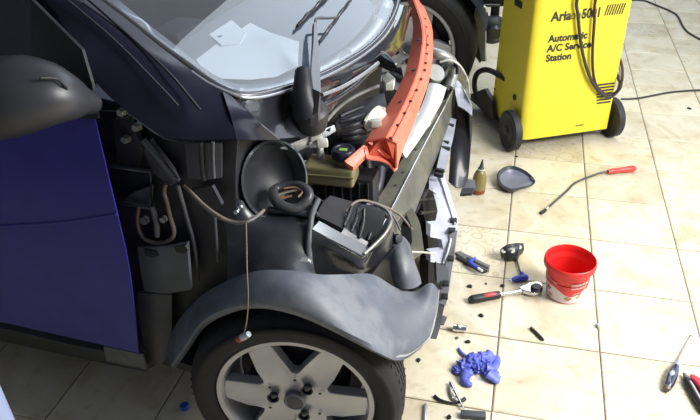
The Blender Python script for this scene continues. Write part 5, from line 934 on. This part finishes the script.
# silver clamp, dark rod, tube, black scrap at the bottom
cl = thing('spring_clamp', 'thin silver spring clamp lying below the blue glove', 'clamp', at((0.2228,-1.619,0)))
tube('arm', loc(cl, [(0.1969,-1.583,0.012), (0.2119,-1.612,0.012), (0.2316,-1.649,0.012), (0.2499,-1.683,0.012)]), [.004, .0045, .0045, .003], CHR, cl, k=3, flat=.6)
tube('arm', loc(cl, [(0.1971,-1.584,0.008), (0.1995,-1.611,0.008), (0.2089,-1.638,0.008), (0.2233,-1.655,0.008)]), [.004, .005, .005, .004], STL, cl, k=3, flat=.6)
tube('cross_link', loc(cl, [(0.2021,-1.621,0.01), (0.2109,-1.616,0.01), (0.2195,-1.623,0.01)]), .003, CHR, cl, k=3, seg=6)
tube('cross_link', loc(cl, [(0.21,-1.648,0.01), (0.2214,-1.639,0.01), (0.235,-1.651,0.01)]), .003, STL, cl, k=3, seg=6)
o = tube('plastic_rod', [(0.1557,-1.647,0.005), (0.1712,-1.658,0.005), (0.1936,-1.663,0.005), (0.2181,-1.662,0.005), (0.2384,-1.651,0.005), (0.2492,-1.637,0.005)], [.006, .005, .004, .0035, .005, .007], DRK, None, k=4, seg=8); rehome(o, at((0.1963,-1.658,0))); tag(o, 'dark bent plastic rod under the silver clamp', 'rod')
o = axis_cyl('steel_pin', (0.1338,-1.684,0.006), (0.1426,-1.762,0.006), [(.003, 0), (.006, .06), (.006, .94), (.004, 1)], M('pin_grey', (.50, .52, .56), .3, metal=.6), 'short silver pin lying next to the front tyre', 'pin', 12)
o = box('rubber_block', (0, 0, .009), (.075, .024, .018), M('block_slate', (.055, .065, .075), .6), None, bev=.004); o.location = at((0.28,-1.7,0)); o.rotation_euler = (0, 0, .12); tag(o, 'dark slate rubber block at the bottom edge below the clamp', 'block')
o = lathe('rubber_plug', [(.006, 0), (.0075, .005), (.004, .012), (0, .012)], DRK, None, seg=12); o.location = at((0.2099,-1.719,0)); tag(o, 'tiny dark plug left of the slate rubber block', 'plug')
for k, (q, s, lb_) in enumerate((((0.2117,-1.081,0), .011, 'dark metal nut above the ratchet grip'), ((0.3306,-1.05,0), .010, 'dark clip on the tile joint above the ratchet shaft'), ((0.2691,-1.051,0), .006, 'small dark crumb between trim strip and ratchet'), ((0.2657,-1.237,-0), .011, 'dark scrap below the ratchet grip'), ((0.2336,-1.381,0), .010, 'dark flake above the glove'), ((0.195,-1.37,0), .007, 'greenish flake just below the chrome socket'), ((0.0823,-1.502,0), .009, 'dark pellet beside the bumper corner'), ((1.26,0.758,0), .012, 'dark scrap on the tiles right of the yellow trolley'), ((0.3401,-0.0021,0), .008, 'dark crumb under the yellow trolley wheel'))):
    bm = bmesh.new(); bmesh.ops.create_icosphere(bm, subdivisions=2, radius=1)
    for v in bm.verts:
        n_ = 1+.5*noise.noise(v.co*1.7+Vector((k*9, 0, 0))); v.co = Vector((v.co.x*s*n_, v.co.y*s*.7*n_, max(0, s*.35+v.co.z*s*.45*n_)))
    o = from_bm('metal_nut' if k == 0 else 'plastic_scrap', bm, M('scrap_teal', (.05, .10, .11), .5) if k == 5 else DRK, None, False); o.location = at(q); o.rotation_euler = (0, 0, k*.8); tag(o, lb_, 'scrap')

# screwdriver and pliers at the right edge
sd = thing('screwdriver', 'screwdriver with a clear blue-black handle lying beside the red pliers', 'tool', at((0.9038,-1.347,0)))
tube('blade', loc(sd, [(0.9022,-1.348,0.014), (0.9235,-1.299,0.011), (0.9483,-1.241,0.007), (0.9663,-1.2,0.004)]), [.0042, .004, .0038, .0038], M('blade_white_steel', (.80, .82, .84), .2, metal=.6), sd, k=3, seg=10)
tube('blade_tip', loc(sd, [(0.9628,-1.208,0.004), (0.9707,-1.191,0.004)]), [.0038, .006], STL, sd, k=2, seg=8, flat=.4)
tube('collar', loc(sd, [(0.8952,-1.365,0.014), (0.8998,-1.354,0.014), (0.9057,-1.34,0.014)]), [.010, .009, .006], M('collar_blue', (.30, .34, .50), .3), sd, k=2, seg=12)
tube('handle', loc(sd, [(0.8562,-1.468,0.015), (0.8629,-1.45,0.015), (0.8746,-1.417,0.015), (0.8862,-1.386,0.015), (0.8949,-1.366,0.015)]), [.011, .0155, .017, .0155, .011], M('handle_ink', (.03, .035, .07), .25, coat=.5), sd, k=3, seg=14)
tube('handle_window', loc(sd, [(0.868,-1.431,0.0235), (0.8746,-1.415,0.0235), (0.8813,-1.398,0.0235)]), [.007, .0105, .007], M('handle_clear_blue', (.36, .44, .72), .15, coat=.5), sd, k=3, seg=12)
tube('handle_butt', loc(sd, [(0.8524,-1.476,0.014), (0.8559,-1.467,0.014), (0.859,-1.459,0.014)]), [.009, .0125, .0125], M('butt_brown', (.16, .12, .09), .4), sd, k=2, seg=12)
pl = thing('pliers', 'pliers with red and black grips at the right edge', 'tool', at((0.9439,-1.418,0)))
tube('grip', loc(pl, [(0.9177,-1.415,0.014), (0.9249,-1.435,0.014), (0.9329,-1.467,0.014), (0.9415,-1.502,0.014), (0.9543,-1.542,0.014)]), [.010, .013, .0135, .013, .012], M('grip_black', (), 0), pl, k=4, seg=12)
tube('grip_stripe', loc(pl, [(0.9235,-1.436,0.026), (0.9302,-1.458,0.026), (0.938,-1.489,0.026), (0.947,-1.519,0.026)]), .004, M('stripe_grey', (.42, .40, .42), .5), pl, k=3, seg=8)
tube('grip_inlay', loc(pl, [(0.9331,-1.418,0.022), (0.943,-1.428,0.022), (0.954,-1.449,0.022), (0.9681,-1.483,0.022)]), [.008, .0115, .012, .012], M('grip_red2', (.62, .04, .07), .4), pl, k=3, seg=12)
tube('grip', loc(pl, [(0.9323,-1.399,0.012), (0.9476,-1.413,0.012), (0.961,-1.438,0.012), (0.9811,-1.471,0.012)]), [.010, .014, .014, .014], M('grip_red2', (), 0), pl, k=3, seg=12)
tube('jaw', loc(pl, [(0.9262,-1.42,0.012), (0.9209,-1.406,0.012), (0.9148,-1.388,0.012)]), [.012, .010, .004], STL, pl, k=2, seg=10)

# cables over the floor
o = tube('power_cable', [(0.901,0.82,0.006), (0.9628,0.8343,0.006), (1.02,0.8625,0.006), (1.091,0.9096,0.006), (1.175,0.9655,0.006), (1.269,1.007,0.006), (1.363,1.039,0.006), (1.538,1.102,0.006)], .0055, HOSE, None, seg=8); rehome(o, at((1.131,0.9505,0))); tag(o, 'black cable running right from the yellow trolley wheel', 'cable')
o = tube('power_cable', [(1.095,2.896,0.006), (1.183,2.924,0.006), (1.258,2.9,0.006), (1.323,2.795,0.006), (1.385,2.694,0.006), (1.436,2.579,0.006), (1.448,2.46,0.006), (1.446,2.324,0.006), (1.454,2.172,0.006), (1.484,2.064,0.006), (1.533,1.964,0.006), (1.633,1.845,0.006)], .0075, HOSE, None, seg=8); rehome(o, at((1.439,2.594,0))); tag(o, 'thick black cable curving across the tiles at the top right corner', 'cable')
# pale blue pole, blue disc put in for a spot of glare
PB = Vector((-.542, -2.5, 0))
o = lathe('plastic_post', [(0, 0), (.05, 0), (.05, .02), (.032, .03), (.032, .9), (.028, .915), (0, .915)], M('post_pale_blue', (.30, .36, .54), .35, var=.08), None, seg=24); o.location = PB; tag(o, 'pale blue plastic post standing at the bottom left corner of the picture', 'post')
o = lathe('glare_disc', [(.014, 0), (.0145, .012), (.012, .015), (0, .015)], M('glare_blue', (.04, .10, .55), .4), None, seg=20); o.location = at((-0.593,-1.858,0)); tag(o, 'small blue disc added for a spot of glare on the shaded floor left of the front tyre', 'glare spot')
